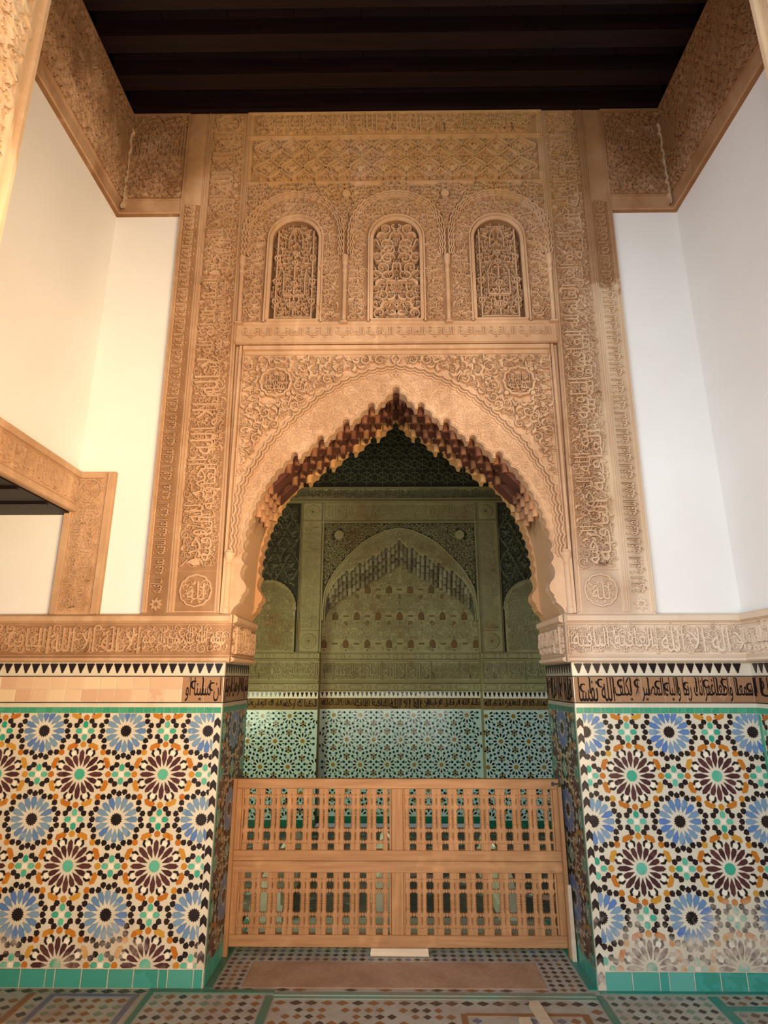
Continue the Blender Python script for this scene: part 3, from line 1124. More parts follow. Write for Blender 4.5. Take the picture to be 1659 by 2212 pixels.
for wi, cx in enumerate(WIN_X):
    mb = MB()
    plate(mb, plane_y(0), rect(cx - 0.2, cx + 0.2, 4.07, 4.97), (), -0.06, -0.035)      # back of the recess
    blind = part('blind_window', mb, M['ground'])
    mb = MB()
    wl = np.array(win_poly(cx, 0.184, 4.083, 4.957, 20))
    wl = np.concatenate([wl[1:], wl[:1]])
    put_ribbon(mb, F0, np.concatenate([[(cx + 0.184, 4.083)], wl[1:-1], [(cx - 0.184, 4.083)]]), 0.014, PL, PL + 0.010, flat=0.8)
    wl2 = np.array(win_poly(cx, 0.205, 4.062, 4.985, 20))
    put_ribbon(mb, F0, np.concatenate([wl2[1:], wl2[:1]]), 0.009, PL, PL + 0.018)
    bar(mb, F0, cx - 0.19, cx + 0.19, 4.072, 4.094, PL, PL + 0.012, 0.004)
    link('window_frame', mb.data('window_frame', M['stucco']), blind)
    mb = MB()
    ins = in_poly(win_poly(cx, 0.172, 4.095, 4.945))
    fw = plane_y(0)
    test = lambda P, mg: ins(P) & (dist_poly(P, np.array(win_poly(cx, 0.172, 4.095, 4.945))) > 0.006)
    if wi == 1:
        fill(mb, fw, cx - 0.17, cx + 0.17, 4.09, 4.945, 0.075, -0.02, 0.022, test, 71, ('ess', 'tight', 'scroll', 'leaf'), 0.62, mirror=cx, small=False, margin=0.18)
        fill(mb, fw, cx - 0.17, cx + 0.17, 4.09, 4.945, 0.040, -0.035, -0.004, test, 72, ('tight', 'leaf', 'ess'), 0.6, mirror=cx, small=False, margin=0.2)
    else:
        fill(mb, fw, cx - 0.17, cx + 0.17, 4.09, 4.945, 0.040, -0.035, 0.004, test, 73, ('tight', 'leaf', 'ess'), 0.58, mirror=cx, small=False, margin=0.2)
        h0, h1, w = 0.0, 0.024, 0.006
        for sg in (-1, 1):
            put_ribbon(mb, fw, [(cx + sg * 0.132, 4.10), (cx + sg * 0.132, 4.86)], w, h0, h1)
            put_ribbon(mb, fw, [(cx + sg * 0.078, 4.30), (cx + sg * 0.078, 4.50), (cx + sg * 0.05, 4.56)] if wi == 2 else [(cx + sg * 0.078, 4.30), (cx + sg * 0.078, 4.48), (cx + sg * 0.09, 4.52)], w * .8, h0, h1)
            put_ribbon(mb, fw, [(cx + sg * 0.052, 4.70), (cx + sg * 0.052, 4.80), (cx + sg * 0.03, 4.86), (cx, 4.89)], w * .7, h0, h1)
            for zc in (4.25, 4.42, 4.62):
                put_ribbon(mb, fw, ngon(0.022, 9, 0, (cx + sg * 0.132, zc))[list(range(9)) + [0]], w * .8, h0, h1)
        put_ribbon(mb, fw, [(cx, 4.10), (cx, 4.66)], w, h0, h1)
        put_ribbon(mb, fw, [(cx - 0.13, 4.115), (cx + 0.13, 4.115)], w, h0, h1)
        put_ribbon(mb, fw, [(cx - 0.078, 4.30), (cx + 0.078, 4.30)], w, h0, h1)
        for zc, r in ((4.22, 0.03), (4.40, 0.026), (4.58, 0.024), (4.66, 0.02)):
            put_ribbon(mb, fw, ngon(r, 4, 0, (cx, zc))[[0, 1, 2, 3, 0]], w, h0, h1)
        for sg in (-1, 1):
            put_ribbon(mb, fw, ngon(0.016, 8, 0, (cx + sg * 0.028, 4.22))[list(range(8)) + [0]], w * .8, h0, h1)
    link('tracery', mb.data('tracery', M['stucco']), blind, 'stuff')

# upper friezes that run from the pilasters to the corners and along the side walls


def upper_frieze(parent, f, u0, u1, seed):
    mb = MB()
    plate(mb, f, rect(u0, u1, 5.02, 5.995), (), 0, 0.03, 1)
    bar(mb, f, u0, u1, 5.03, 5.14, 0.03, 0.032)
    for v0, v1, h in ((5.022, 5.040, .040), (5.128, 5.136, .036), (5.142, 5.154, .042), (5.975, 5.993, .042)):
        bar(mb, f, u0, u1, v0, v1, 0.03, h, 0.003)
    fr = parent_part('upper_frieze', mb, [M['stucco'], M['ground']], parent)
    mb = MB()
    u, i = u0 + 0.02, 0
    while u < u1 - 0.1:
        l = min(0.62, u1 - u - 0.02)
        put_text(mb, f, PH[(i + seed) % len(PH)], u, u + l, 5.42, 5.86, 0.03, 0.058)
        u += l + 0.02
        i += 1
    fill(mb, f, u0 + 0.01, u1 - 0.01, 5.165, 5.97, 0.055, 0.029, 0.052, None, seed, ('scroll', 'leaf', 'tight', 'palm'), 0.55, margin=0.3)
    link('frieze_carving', mb.data('frieze_carving', M['stucco']), fr, 'stuff')


def parent_part(name, mb, mats, parent):
    return link(name, mb.data(name, mats), parent)


upper_frieze(wall_back, plane_y(0), -WX, -1.64, 81)
upper_frieze(wall_back, plane_y(0), 1.64, WX, 82)

# colonnettes at the foot of the arch frame
for sg in (-1, 1):
    mb = MB()
    ang = np.linspace(np.pi, 2 * np.pi, 9)
    prof = [(0.026, 1.995), (0.026, 2.03), (0.020, 2.04), (0.020, 2.30), (0.025, 2.31), (0.020, 2.32), (0.030, 2.345), (0.036, 2.36), (0.036, 2.385), (0.028, 2.39), (0.028, 2.40)]
    n = len(ang)
    mb.add([(sg * 1.083 + r * math.cos(a), 1.1 * r * math.sin(a), z) for r, z in prof for a in ang], [(i * n + j, i * n + j + 1, (i + 1) * n + j + 1, (i + 1) * n + j) for i in range(len(prof) - 1) for j in range(n - 1)])
    part('colonnette', mb, M['stucco'])

# ---- carved impost frieze, merlon band, lettered band, green strip


def impost(parent, f, u0, u1, seed, name='impost_frieze', mat='stucco'):
    mb = MB()
    plate(mb, f, rect(u0, u1, 1.70, 1.992), (), 0, 0.03, 1)
    bar(mb, f, u0, u1, 1.935, 1.992, 0.03, 0.052, 0.014)
    bar(mb, f, u0, u1, 1.700, 1.735, 0.03, 0.048, 0.010)
    bar(mb, f, u0, u1, 1.738, 1.746, 0.03, 0.036, 0.003)
    bar(mb, f, u0, u1, 1.922, 1.930, 0.03, 0.038, 0.003)
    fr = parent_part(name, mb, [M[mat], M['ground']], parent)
    mb = MB()
    frieze_fill(mb, f, u0 + 0.01, u1 - 0.01, 1.750, 1.918, 0.03, 0.053, seed, seed, 0.56, 0.045)
    link('frieze_carving', mb.data('frieze_carving', M[mat]), fr, 'stuff')
    return fr


impost(wall_back, plane_y(0), -3.3, -1.03, 1)
impost(wall_back, plane_y(0), 1.03, WX, 2)
up_mm = lambda f: (lambda V: f(V) + np.array([0, 0, 0.0017]))
impost(wall_back, up_mm(plane_x(-JX, 1)), 0.0, T, 3)
impost(wall_back, up_mm(plane_x(JX, -1)), 0.0, T, 4)


def merlon(pitch=0.0565):
    hw = [0.024, 0.0195, 0.015, 0.0105, 0.006]
    hs = 0.0115
    R = []
    z = 0.0
    for w in hw:
        R += [(w, z), (w, z - hs)]
        z -= hs
    return np.array(R + [(-x, y) for x, y in R[::-1]])


def flat_tile(P, h=0.003, inset=0.04):
    """thin tile, face at +h, slightly eased edge; handles concave outlines"""
    P = np.asarray(P, float)
    if area2(P) < 0:
        P = P[::-1]
    tri = orient(P, tessellate_polygon([[Vector((p[0], p[1], 0)) for p in P]]))
    n = len(P)
    c = P.mean(0)
    V = np.concatenate([np.c_[P + (c - P) * inset, np.full(n, h)], np.c_[P, np.zeros(n)]])
    Q = [(i, n + i, n + (i + 1) % n, (i + 1) % n) for i in range(n)]
    return V, np.array(Q), np.array(tri)


def fix_normals(me):
    import bmesh
    b = bmesh.new()
    b.from_mesh(me)
    bmesh.ops.recalc_face_normals(b, faces=b.faces)
    b.to_mesh(me)
    b.free()


def tile_mesh(name, P, mat, h=0.003):
    V, Q, TT = flat_tile(P, h)
    mb = MB()
    mb.add(np.c_[V[:, 0], -V[:, 2], V[:, 1]], Q, TT)
    return mb.data(name, mat)


CAMP = np.array(cam.location)


def lay(name, items, mat, parent, limit=300, h=0.003, hide_u=None):
    """items: (outline key, local polygon, u, v, angle) on the facade plane. The largest in the picture become tiles of their own."""
    items = sorted(items, key=lambda i: (i[2] - CAMP[0]) ** 2 + (i[3] - CAMP[2]) ** 2)
    near = [i for i in items if i[2] > -2.40 and i[2] < 2.2][:limit]
    ids = set(map(id, near))
    cache = {}
    for it in near:
        key, P, u, v, a = it
        me = cache.get(key) if key is not None else None
        if me is None:
            me = tile_mesh(name, P, M[mat], h)
            if key is not None:
                cache[key] = me
        o = bpy.data.objects.new(name, me)
        COL.objects.link(o)
        o.parent = parent
        o.location = (u, -0.0045, v)
        o.rotation_euler = (0, -a, 0)
    rest = [i for i in items if id(i) not in ids]
    if rest:
        mb = MB()
        stamp(mb, plane_y(-0.0045), rest, h)
        link(name + 's', mb.data(name + 's', M[mat]), parent, 'stuff')


def stamp(mb, f, items, h=0.003, mi=0):
    groups = {}
    for k, P, u, v, a in items:
        V, Q, TT = flat_tile(P, h)
        c, s = math.cos(a), math.sin(a)
        L = np.c_[u + V[:, 0] * c - V[:, 1] * s, v + V[:, 0] * s + V[:, 1] * c, V[:, 2]]
        mb.add(f(L), Q, TT, mi)


# ---- the sixteen-pointed star pattern of the dado
A, B_ = 0.491, 0.479
S = 0.485


def polar(*rp):
    return np.array([(r * math.cos(math.radians(d)), r * math.sin(math.radians(d))) for r, d in rp]) * S


PETAL = np.array([(.10, 0), (.175, .0335), (.238, .029), (.25, 0), (.238, -.029), (.175, -.0335)]) * S
RAY_L = np.array([(.09, 0), (.175, .029), (.25, .026), (.283, 0), (.25, -.026), (.175, -.029)]) * S
RAY_S = np.array([(.088, 0), (.165, .028), (.215, .026), (.236, 0), (.215, -.026), (.165, -.028)]) * S
BUD = np.array([(.039, 0), (.012, .032), (-.020, .030), (-.034, 0), (-.020, -.030), (.012, -.032)]) * S
ARM = np.array([(.034, 0), (.05, .030), (.095, .030), (.12, 0), (.095, -.030), (.05, -.030)]) * S
BOW = polar((.310, -9), (.320, 0), (.310, 9), (.340, 12.2), (.376, 6), (.376, -6), (.340, -12.2))
CHEV = polar((.226, 7.6), (.240, 11.8), (.282, 13.0), (.318, 6.0), (.300, 2.0), (.277, 7.2))
HEXW = polar((.222, 0), (.243, 7), (.272, 6.6), (.288, 0), (.272, -6.6), (.243, -7))
OCT = ngon(.037 * S, 8, math.pi / 8)


def clip_poly(P, u0, u1, v0, v1):
    for ax, lim, sg in ((0, u0, 1), (0, u1, -1), (1, v0, 1), (1, v1, -1)):
        out = []
        n = len(P)
        for i in range(n):
            a, b = P[i], P[(i + 1) % n]
            da, db = sg * (a[ax] - lim), sg * (b[ax] - lim)
            if da >= 0:
                out.append(a)
            if (da > 0) != (db > 0) and abs(da - db) > 1e-12:
                t = da / (da - db)
                if 0 < t < 1:
                    out.append(a + (b - a) * t)
        P = np.array(out)
        if len(P) < 3:
            return None
    return P


def star_pattern(u0, u1, v0, v1, bx, bz):
    """dict kind -> items, with blue stars at (bx + i*A, bz - j*B_)"""
    R = {}

    def put(kind, key, P, u, v, deg):
        a = math.radians(deg)
        if not (u0 - .2 < u < u1 + .2 and v0 - .2 < v < v1 + .2):
            return
        c, s = math.cos(a), math.sin(a)
        W = np.c_[u + P[:, 0] * c - P[:, 1] * s, v + P[:, 0] * s + P[:, 1] * c]
        lo, hi = W.min(0), W.max(0)
        if lo[0] >= u0 and hi[0] <= u1 and lo[1] >= v0 and hi[1] <= v1:
            R.setdefault(kind, []).append((key, P, u, v, a))
            return
        W2 = clip_poly(W, u0, u1, v0, v1)
        if W2 is None:
            return
        e = W2 - np.roll(W2, 1, 0)
        W2 = W2[np.hypot(e[:, 0], e[:, 1]) > 3e-4]
        if len(W2) < 3:
            return
        x, y = W2[:, 0], W2[:, 1]
        if abs(np.sum(x * np.roll(y, -1) - y * np.roll(x, -1))) / 2 < 1.2e-5:
            return
        c0 = W2.mean(0)
        R.setdefault(kind, []).append((None, W2 - c0, c0[0], c0[1], 0.0))

    for i in range(math.floor((u0 - bx) / A) - 1, math.ceil((u1 - bx) / A) + 2):
        for j in range(math.floor((bz - v1) / B_) - 1, math.ceil((bz - v0) / B_) + 2):
            bu, bv = bx + i * A, bz - j * B_
            for k in range(16):
                put('petal_tile', 'p', PETAL, bu, bv, 22.5 * k)
            put('black_star_tile', 's', star(.074 * S, .058 * S, 16), bu, bv, 0)
            for q in range(4):
                for d, r, fl in ((0, .284, 0), (12, .310, 180), (24, .276, 0), (37, .308, 180), (53, .308, 180), (66, .276, 0), (78, .310, 180)):
                    g = d + 90 * q
                    put('bud_tile', 'b', BUD, bu + r * A * math.cos(math.radians(g)), bv + r * B_ * math.sin(math.radians(g)), g + fl)
            mu, mv = bu + A / 2, bv - B_ / 2
            put('green_star_tile', 's', star(.068 * S, .056 * S, 16), mu, mv, 11.25)
            for k in range(8):
                put('long_ray_tile', 'r', RAY_L, mu, mv, 45 * k)
                put('short_ray_tile', 'r', RAY_S, mu, mv, 45 * k + 22.5)
                g = 45 * k
                rr = .343 + .014 * (k % 2)
                put('octagon_tile', 'o', OCT, mu + rr * A * math.cos(math.radians(g)), mv + rr * B_ * math.sin(math.radians(g)), g)
                put('bow_tile', 'w', BOW, mu, mv, g + 22.5)
                put('chevron_tile', 'c', CHEV, mu, mv, g + 22.5)
                put('chevron_tile', 'd', CHEV * [1, -1], mu, mv, g + 22.5)
                put('hexagon_tile', 'h', HEXW, mu, mv, g + 22.5)
            for cu, cv, rot in ((bu + A / 2, bv, 0), (bu, bv - B_ / 2, 90)):
                put('cross_centre_tile', 'c', OCT * 0.95, cu, cv, 0)
                for k in range(4):
                    put('cross_arm_tile', 'a', ARM, cu, cv, 90 * k)
                for x, y in ((.108, .066), (.07, .117)):
                    for sx in (-1, 1):
                        for sy in (-1, 1):
                            xx, yy = (x * sx, y * sy) if rot == 0 else (y * sy, x * sx)
                            put('bud_tile', 'b', BUD, cu + xx * A, cv + yy * B_, math.degrees(math.atan2(yy, xx)))
    return R


KM = {'petal_tile': 'blue', 'black_star_tile': 'black', 'bud_tile': 'black', 'green_star_tile': 'green', 'long_ray_tile': 'maroon', 'short_ray_tile': 'maroon',
      'octagon_tile': 'ochre', 'bow_tile': 'ochre', 'chevron_tile': 'black', 'hexagon_tile': 'whitetile', 'cross_centre_tile': 'whitetile', 'cross_arm_tile': 'green'}

left_pat = star_pattern(-2.62, -1.102, 0.094, 1.402, -1.626, 1.303)
right_pat = star_pattern(1.098, WX - 0.002, 0.094, 1.402, 1.600, 1.300)
for sg, (a, b) in ((-1, (-3.3, -JX)), (1, (JX, WX))):
    mb = MB()
    plate(mb, plane_y(0), rect(a, b, 0, 1.70), (), 0, 0.004)
    part('tile_bed', mb, M['cream'])
for kind in KM:
    # of the black buds only the 300 that show largest are pieces of their own
    lay(kind, left_pat.get(kind, []) + right_pat.get(kind, []), KM[kind], wall_back)

VP = np.array([(-.019, -.018), (0, .004), (.019, -.018), (.019, .025), (0, .047), (-.019, .025)])
lay('zigzag_tile', [('v', VP, sg * 1.0805, z, 0) for sg in (-1, 1) for z in np.arange(0.131 if sg < 0 else 0.045, 1.40, 0.086)], 'black', wall_back)

MER = merlon()
for sg, (a, b) in ((-1, (-2.5, -1.07)), (1, (1.07, WX))):
    n = int((b - a) / 0.0565)
    us = [(-1.098 - 0.0565 * i) if sg < 0 else (1.098 + 0.0565 * i) for i in range(n)]
    if sg < 0:
        ml = us
    else:
        mr_ = [u for u in us if u < WX - .02]
lay('merlon_tile', [('m', MER, u, 1.694, 0) for u in ml + mr_], 'black', wall_back)

rr = random.Random(4)
bis, bnd = [], []
for r in range(2):
    z = 1.469 + 0.0365 + r * 0.0735
    for i in range(13):
        bis.append(('q', np.array(rect(-.0495, .0495, -.0355, .0355)), -1.365 - 0.1015 * i + (0.004 if r else 0), z, 0))
lay('square_tile', bis, 'bisque', wall_back, h=0.002)
for a, b in ((-1.312, -1.064), (1.064, WX)):
    u = a
    while u < b - 0.01:
        w = min(0.134, b - u)
        bnd.append((None, np.array(rect(-w / 2 + .0008, w / 2 - .0008, -.073, .073)), u + w / 2, 1.541, 0))
        u += w
lay('band_tile', bnd, 'bandtile', wall_back, h=0.002)
mb = MB()
for a, b in ((-3.3, -1.06), (1.06, WX)):
    bar(mb, plane_y(0), a, b, 1.616, 1.621, 0, 0.0085)
    bar(mb, plane_y(0), a, b, 1.462, 1.467, 0, 0.0085)
part('black_fillet', mb, M['ink'])
grn = []
for a, b in ((-2.5, -1.064), (1.064, WX)):
    u = b if a < 0 else a
    while (u > a + .01) if a < 0 else (u < b - .01):
        w = rr.choice((.046, .05, .052, .028, .05))
        c = u - w / 2 if a < 0 else u + w / 2
        grn.append((None, np.array(rect(-w / 2 + .0012, w / 2 - .0012, -.0165, .0165)), c, 1.421, 0))
        u += -w if a < 0 else w
lay('green_strip_tile', grn, 'strip', wall_back)
bas = []
for a, b in ((-2.6, -1.064), (1.10, WX)):
    u = b if a < 0 else a
    while (u > a + .02) if a < 0 else (u < b - .02):
        w = rr.choice((.140, .145, .135, .138)) if rr.random() > .22 else .05
        if a < 0 and abs(u - b) < 1e-6:
            w = 0.05
        if a > 0:
            w = min(w, b - u)
        c = u - w / 2 if a < 0 else u + w / 2
        bas.append((None, np.array(rect(-w / 2 + .0025, w / 2 - .0025, .002, .088)), c, 0, 0))
        u += -w if a < 0 else w
lay('base_tile', bas, 'teal', wall_back)


def letters(mb, f, u0, u1, v0, v1, phrases, h0, h1, mi=0, over=True):
    tot = sum(text_geo(p)[2] for p in phrases)
    u = u1
    for p in phrases:
        w = (u1 - u0) * text_geo(p)[2] / tot
        put_text(mb, f, p, u - w * 0.99, u, v0, v1, h0, h1, mi=mi)
        u -= w
    if over:    # tall uprights and flourishes between the letters
        g = np.random.default_rng(int(abs(u0) * 97))
        n = max(2, int((u1 - u0) / 0.055))
        for k in range(n):
            x = u0 + (k + g.uniform(.2, .8)) * (u1 - u0) / n
            if k % 2:
                put_ribbon(mb, f, [(x, v0 + (v1 - v0) * g.uniform(.25, .4)), (x + .002, v1 - .01), (x - .004, v1)], 0.0045, h0, h1, mi)
            else:
                s = np.linspace(0, 1, 8)
                sc = (v1 - v0) * .16
                put_ribbon(mb, f, np.c_[x + sc * np.cos(1 + 4.2 * s) * (1 - .4 * s), v1 - sc * 1.2 - g.uniform(0, .25) * (v1 - v0) + sc * np.sin(1 + 4.2 * s)], 0.003 + 0.004 * np.sin(np.pi * s), h0, h1, mi)


mb = MB()
letters(mb, plane_y(0), 1.085, 1.60, 1.472, 1.612, ['المصير لا يكلف', 'الله نفسا'], 0.006, 0.0095)
letters(mb, plane_y(0), 1.60, 2.13, 1.472, 1.612, ['سمعنا واطعنا', 'غفرانك ربنا واليك'], 0.006, 0.0095)
letters(mb, plane_y(0), -1.29, -1.075, 1.472, 1.612, ['ان نسينا او'], 0.006, 0.0095)
part('inscription', mb, M['ink'], kind='stuff')

# ---- the same tiling on the jambs of the passage (seen almost edge-on) and the right-hand wall


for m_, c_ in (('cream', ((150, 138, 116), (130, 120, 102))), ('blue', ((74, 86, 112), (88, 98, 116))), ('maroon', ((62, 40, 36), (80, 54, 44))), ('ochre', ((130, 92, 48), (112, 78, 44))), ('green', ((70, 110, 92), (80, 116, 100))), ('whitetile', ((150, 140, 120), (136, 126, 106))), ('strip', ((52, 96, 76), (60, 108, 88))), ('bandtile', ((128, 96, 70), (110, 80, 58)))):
    M['dull_' + m_] = glaze('dull_' + m_ + '_glaze', c_, wear=False, rough=0.35)  # duller, darker copies of the glazes for the jambs


def side_tiles(parent, f, u0, u1, dull=True, seed=0):
    mats = ['cream', 'blue', 'black', 'maroon', 'ochre', 'green', 'whitetile', 'strip', 'teal', 'bandtile', 'ink']
    ix = {m: i for i, m in enumerate(mats)}
    mb = MB()
    plate(mb, f, rect(u0, u1, 0, 1.70), (), 0, 0.003, ix['cream'])
    pat = star_pattern(u0 + 0.04, u1 - 0.04, 0.094, 1.402, (u0 + u1) / 2, 1.30)
    for k, its in pat.items():
        stamp(mb, f, its, 0.006, ix[KM[k]])
    u = u0 + .03
    stamp(mb, f, [(0, MER, x, 1.694, 0) for x in np.arange(u0 + .03, u1 - .02, .0565)], 0.006, ix['black'])
    bar(mb, f, u0, u1, 1.468, 1.614, 0, 0.005, 0, ix['bandtile'])
    bar(mb, f, u0, u1, 1.616, 1.621, 0, 0.0075, 0, ix['ink'])
    bar(mb, f, u0, u1, 1.462, 1.467, 0, 0.0075, 0, ix['ink'])
    n = int((u1 - u0) / .05)
    for i in range(n):
        a, b = u0 + (u1 - u0) * i / n, u0 + (u1 - u0) * (i + 1) / n
        bar(mb, f, a + .001, b - .001, 1.405, 1.437, 0, 0.006, 0, ix['strip'])
    n = max(1, int((u1 - u0) / .14))
    for i in range(n):
        a, b = u0 + (u1 - u0) * i / n, u0 + (u1 - u0) * (i + 1) / n
        bar(mb, f, a + .002, b - .002, .002, .088, 0, 0.006, 0.001, ix['teal'])
    for a in (u0, u1 - .035):
        bar(mb, f, a + .004, a + .03, .1, 1.40, 0, 0.006, 0.001, ix['strip'])
    letters(mb, f, u0 + .01, u1 - .01, 1.474, 1.612, [PH[seed % 6]], 0.004, 0.008, ix['ink'])
    return link('side_tiling', mb.data('side_tiling', [M.get('dull_' + m, M[m]) if dull else M[m] for m in mats]), parent, 'stuff')


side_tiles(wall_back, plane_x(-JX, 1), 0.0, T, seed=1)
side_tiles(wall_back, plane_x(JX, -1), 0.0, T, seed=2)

# ---- side walls of the bay
mb = MB()
mb.box(WX, WX + 0.5, -1.9, 0.0, 0, 6.3)
wall_right = tag(mb.build('wall_right', M['white'], kind='structure'), 'white plastered side wall on the right with a carved frieze', 'wall', kind='structure')
upper_frieze(wall_right, up_mm(plane_x(WX, -1)), -1.5, 0.0, 83)
impost(wall_right, up_mm(plane_x(WX, -1)), -1.5, 0.0, 5)
side_tiles(wall_right, plane_x(WX, -1), -1.5, 0.0, dull=False, seed=3)

mb = MB()
mb.box(-WX - 0.5, -WX, -1.9, 0.0, 2.66, 6.3)
wall_left = tag(mb.build('wall_left', M['white'], kind='structure'), 'white plastered wall above the side opening on the left', 'wall', kind='structure')
upper_frieze(wall_left, up_mm(plane_x(-WX, 1)), -1.5, 0.0, 84)
mb = MB()       # carved lintel over the side opening, and its upright on the arch wall
plate(mb, plane_x(-WX, 1), rect(-1.5, 0.0, 2.655, 2.935), (), 0, 0.03)
for v0, v1, h in ((2.655, 2.70, .042), (2.704, 2.710, .036), (2.872, 2.880, .038), (2.886, 2.935, .046)):
    bar(mb, plane_x(-WX, 1), -1.5, 0.0, v0, v1, 0.03, h, 0.004)
lin_ = parent_part('carved_lintel', mb, M['stucco'], wall_left)
mb = MB()
frieze_fill(mb, plane_x(-WX, 1), -1.5, -0.03, 2.714, 2.868, 0.03, 0.046, 91, 2, 0.5, 0.045)
link('frieze_carving', mb.data('frieze_carving', M['stucco']), lin_, 'stuff')
mb = MB()
mb.box(-WX - 0.5, -WX - 0.002, -1.9, 0.0, 2.645, 2.66)
for y in np.arange(-1.8, 0, 0.3):
    mb.box(-WX - 0.5, -WX - 0.004, y, y + 0.02, 2.630, 2.646)
parent_part('dark_soffit_board', mb, M['cedar'], wall_left)

mb = MB()
plate(mb, plane_y(0), [(-2.18, 1.985), (-1.875, 1.985), (-1.875, 2.935), (-2.18, 2.935)], (), 0, 0.03)
for a, b, h in ((-2.18, -2.135, .042), (-2.13, -2.124, .036), (-1.935, -1.928, .036), (-1.922, -1.875, .044)):
    bar(mb, plane_y(0), a, b, 1.99, 2.93, 0.03, h, 0.004)
bar(mb, plane_y(0), -2.12, -1.94, 2.886, 2.93, 0.03, 0.042, 0.004)
up = part('upright_band', mb, M['stucco'])
mb = MB()
fy = plane_y(0)
for cz, r in ((2.80, 0.075),):
    a = np.linspace(0, 2 * np.pi, 33)
    rr_ = r + 0.006 * np.abs(np.cos(5 * a))
    put_ribbon(mb, fy, np.c_[-2.03 + rr_ * np.cos(a), cz + rr_ * np.sin(a)], 0.006, 0.03, 0.044)
put_text(mb, fy, PH[1], -2.11, -2.02, 2.03, 2.69, 0.03, 0.048, rot=True)
put_text(mb, fy, PH[4], -2.045, -1.945, 2.06, 2.67, 0.03, 0.045, rot=True)
fill(mb, fy, -2.125, -1.935, 2.0, 2.88, 0.045, 0.029, 0.040, None, 93, ('tight', 'leaf', 'scroll'), 0.55, margin=0.3)
link('inscription', mb.data('inscription', M['stucco']), up, 'stuff')

# ---- piers of the front arcade, carved on the passage faces
for sg, side in ((-1, 'left'), (1, 'right')):
    xe = 1.815
    mb = MB()
    x0, x1 = sorted((sg * (xe + 0.03), sg * 2.7))
    mb.box(x0, x1, -2.15, -1.5, 0, 6.3)
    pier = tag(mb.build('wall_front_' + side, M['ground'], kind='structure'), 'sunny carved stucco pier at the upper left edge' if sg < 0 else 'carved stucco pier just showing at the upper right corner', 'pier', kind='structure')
    f = plane_x(sg * (xe + 0.03), -sg)
    mb = MB()
    bar(mb, f, -2.15, -1.5, 2.6, 6.3, 0, 0.012, 0)
    for a, b, h in ((-1.53, -1.50, .032), (-1.60, -1.575, .026), (-1.565, -1.555, .022)):
        bar(mb, f, a, b, 2.6, 6.3, 0.0, h, 0.004)
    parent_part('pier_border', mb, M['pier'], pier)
    mb = MB()
    fill(mb, f, -2.15, -1.60, 2.6, 6.2, 0.085, 0.011, 0.03, None, 95 + sg, ('fat', 'leaf', 'palm', 'scroll'), 0.66, margin=0.25)
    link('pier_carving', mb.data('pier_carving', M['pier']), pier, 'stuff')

# ---- ragged white repair plaster down the two upper corners
g = np.random.default_rng(12)
for sg in (-1, 1):
    z = np.linspace(5.05, 5.82, 26)
    mb = MB()
    put_ribbon(mb, plane_y(0), np.c_[sg * (WX - 0.062 + g.uniform(-.008, .008, 26)), z], 0.003 + g.uniform(0, .008, 26) * (1 + (z < 5.2)), 0.03, 0.060)
    part('corner_repair', mb, M['stucco_repair'])

# ---- dark cedar ceiling
mb = MB()
mb.box(-2.8, 2.8, -2.15, 0.05, 6.16, 6.3)
ceiling = tag(mb.build('ceiling', M['cedar'], kind='structure'), 'dark cedar ceiling boards and beams above the arch wall', 'ceiling', kind='structure')
for y in np.arange(-2.06, -0.05, 0.285):
    mb = MB()
    mb.box(-WX, WX, y, y + 0.12, 6.0, 6.16)
    o = parent_part('ceiling_beam', mb, M['cedar'], ceiling)
mb = MB()
for sg in (-1, 1):
    a, b = sorted((sg * WX, sg * (WX + .6)))
    mb.box(a, b, -2.15, 0, 6.0, 6.16)
parent_part('ceiling_edge', mb, M['cedar'], ceiling)
for i in range(9):
    mb = MB()
    a = -WX + 2 * WX * i / 9
    mb.box(a + .004, a + 2 * WX / 9 - .004, -2.15, 0.0, 6.15, 6.165)
    parent_part('ceiling_board', mb, M['cedar'], ceiling)

# ---- side passage behind the left opening
mb = MB()
mb.box(-3.5, -3.3, -2.2, T, 0, 3.2)
tag(mb.build('wall_side_passage', M['white'], kind='structure'), 'white end wall of the side passage beyond the left opening', 'wall', kind='structure')
mb = MB()
mb.box(-3.5, -WX - 0.5, -2.2, 0.0, 2.645, 2.80)
tag(mb.build('ceiling', M['cedar'], kind='structure'), 'dark wooden soffit of the side passage on the left', 'ceiling', kind='structure')

# ------------------------------------------------------------------ floor
mb = MB()
mb.box(-3.5, 3.5, -2.2, 4.2, -0.20, -0.042)
floor = tag(mb.build('floor', M['fground'], kind='structure'), 'worn mosaic floor with a pinkish slab in the doorway', 'floor', kind='structure')
mb = MB()
mb.box(-14, 14, -16, -2.2, -0.20, -0.045)
tag(mb.build('floor', M['paving'], kind='structure'), 'open paved court in front of the arch, outside the picture', 'floor', kind='structure')
FM = ['fground', 'fblack', 'fochre', 'fgreen', 'fblue', 'fedge', 'fteal']
FI = {m: i for i, m in enumerate(FM)}


LZ = MB()      # all the small floor lozenges: too small to pick apart one by one


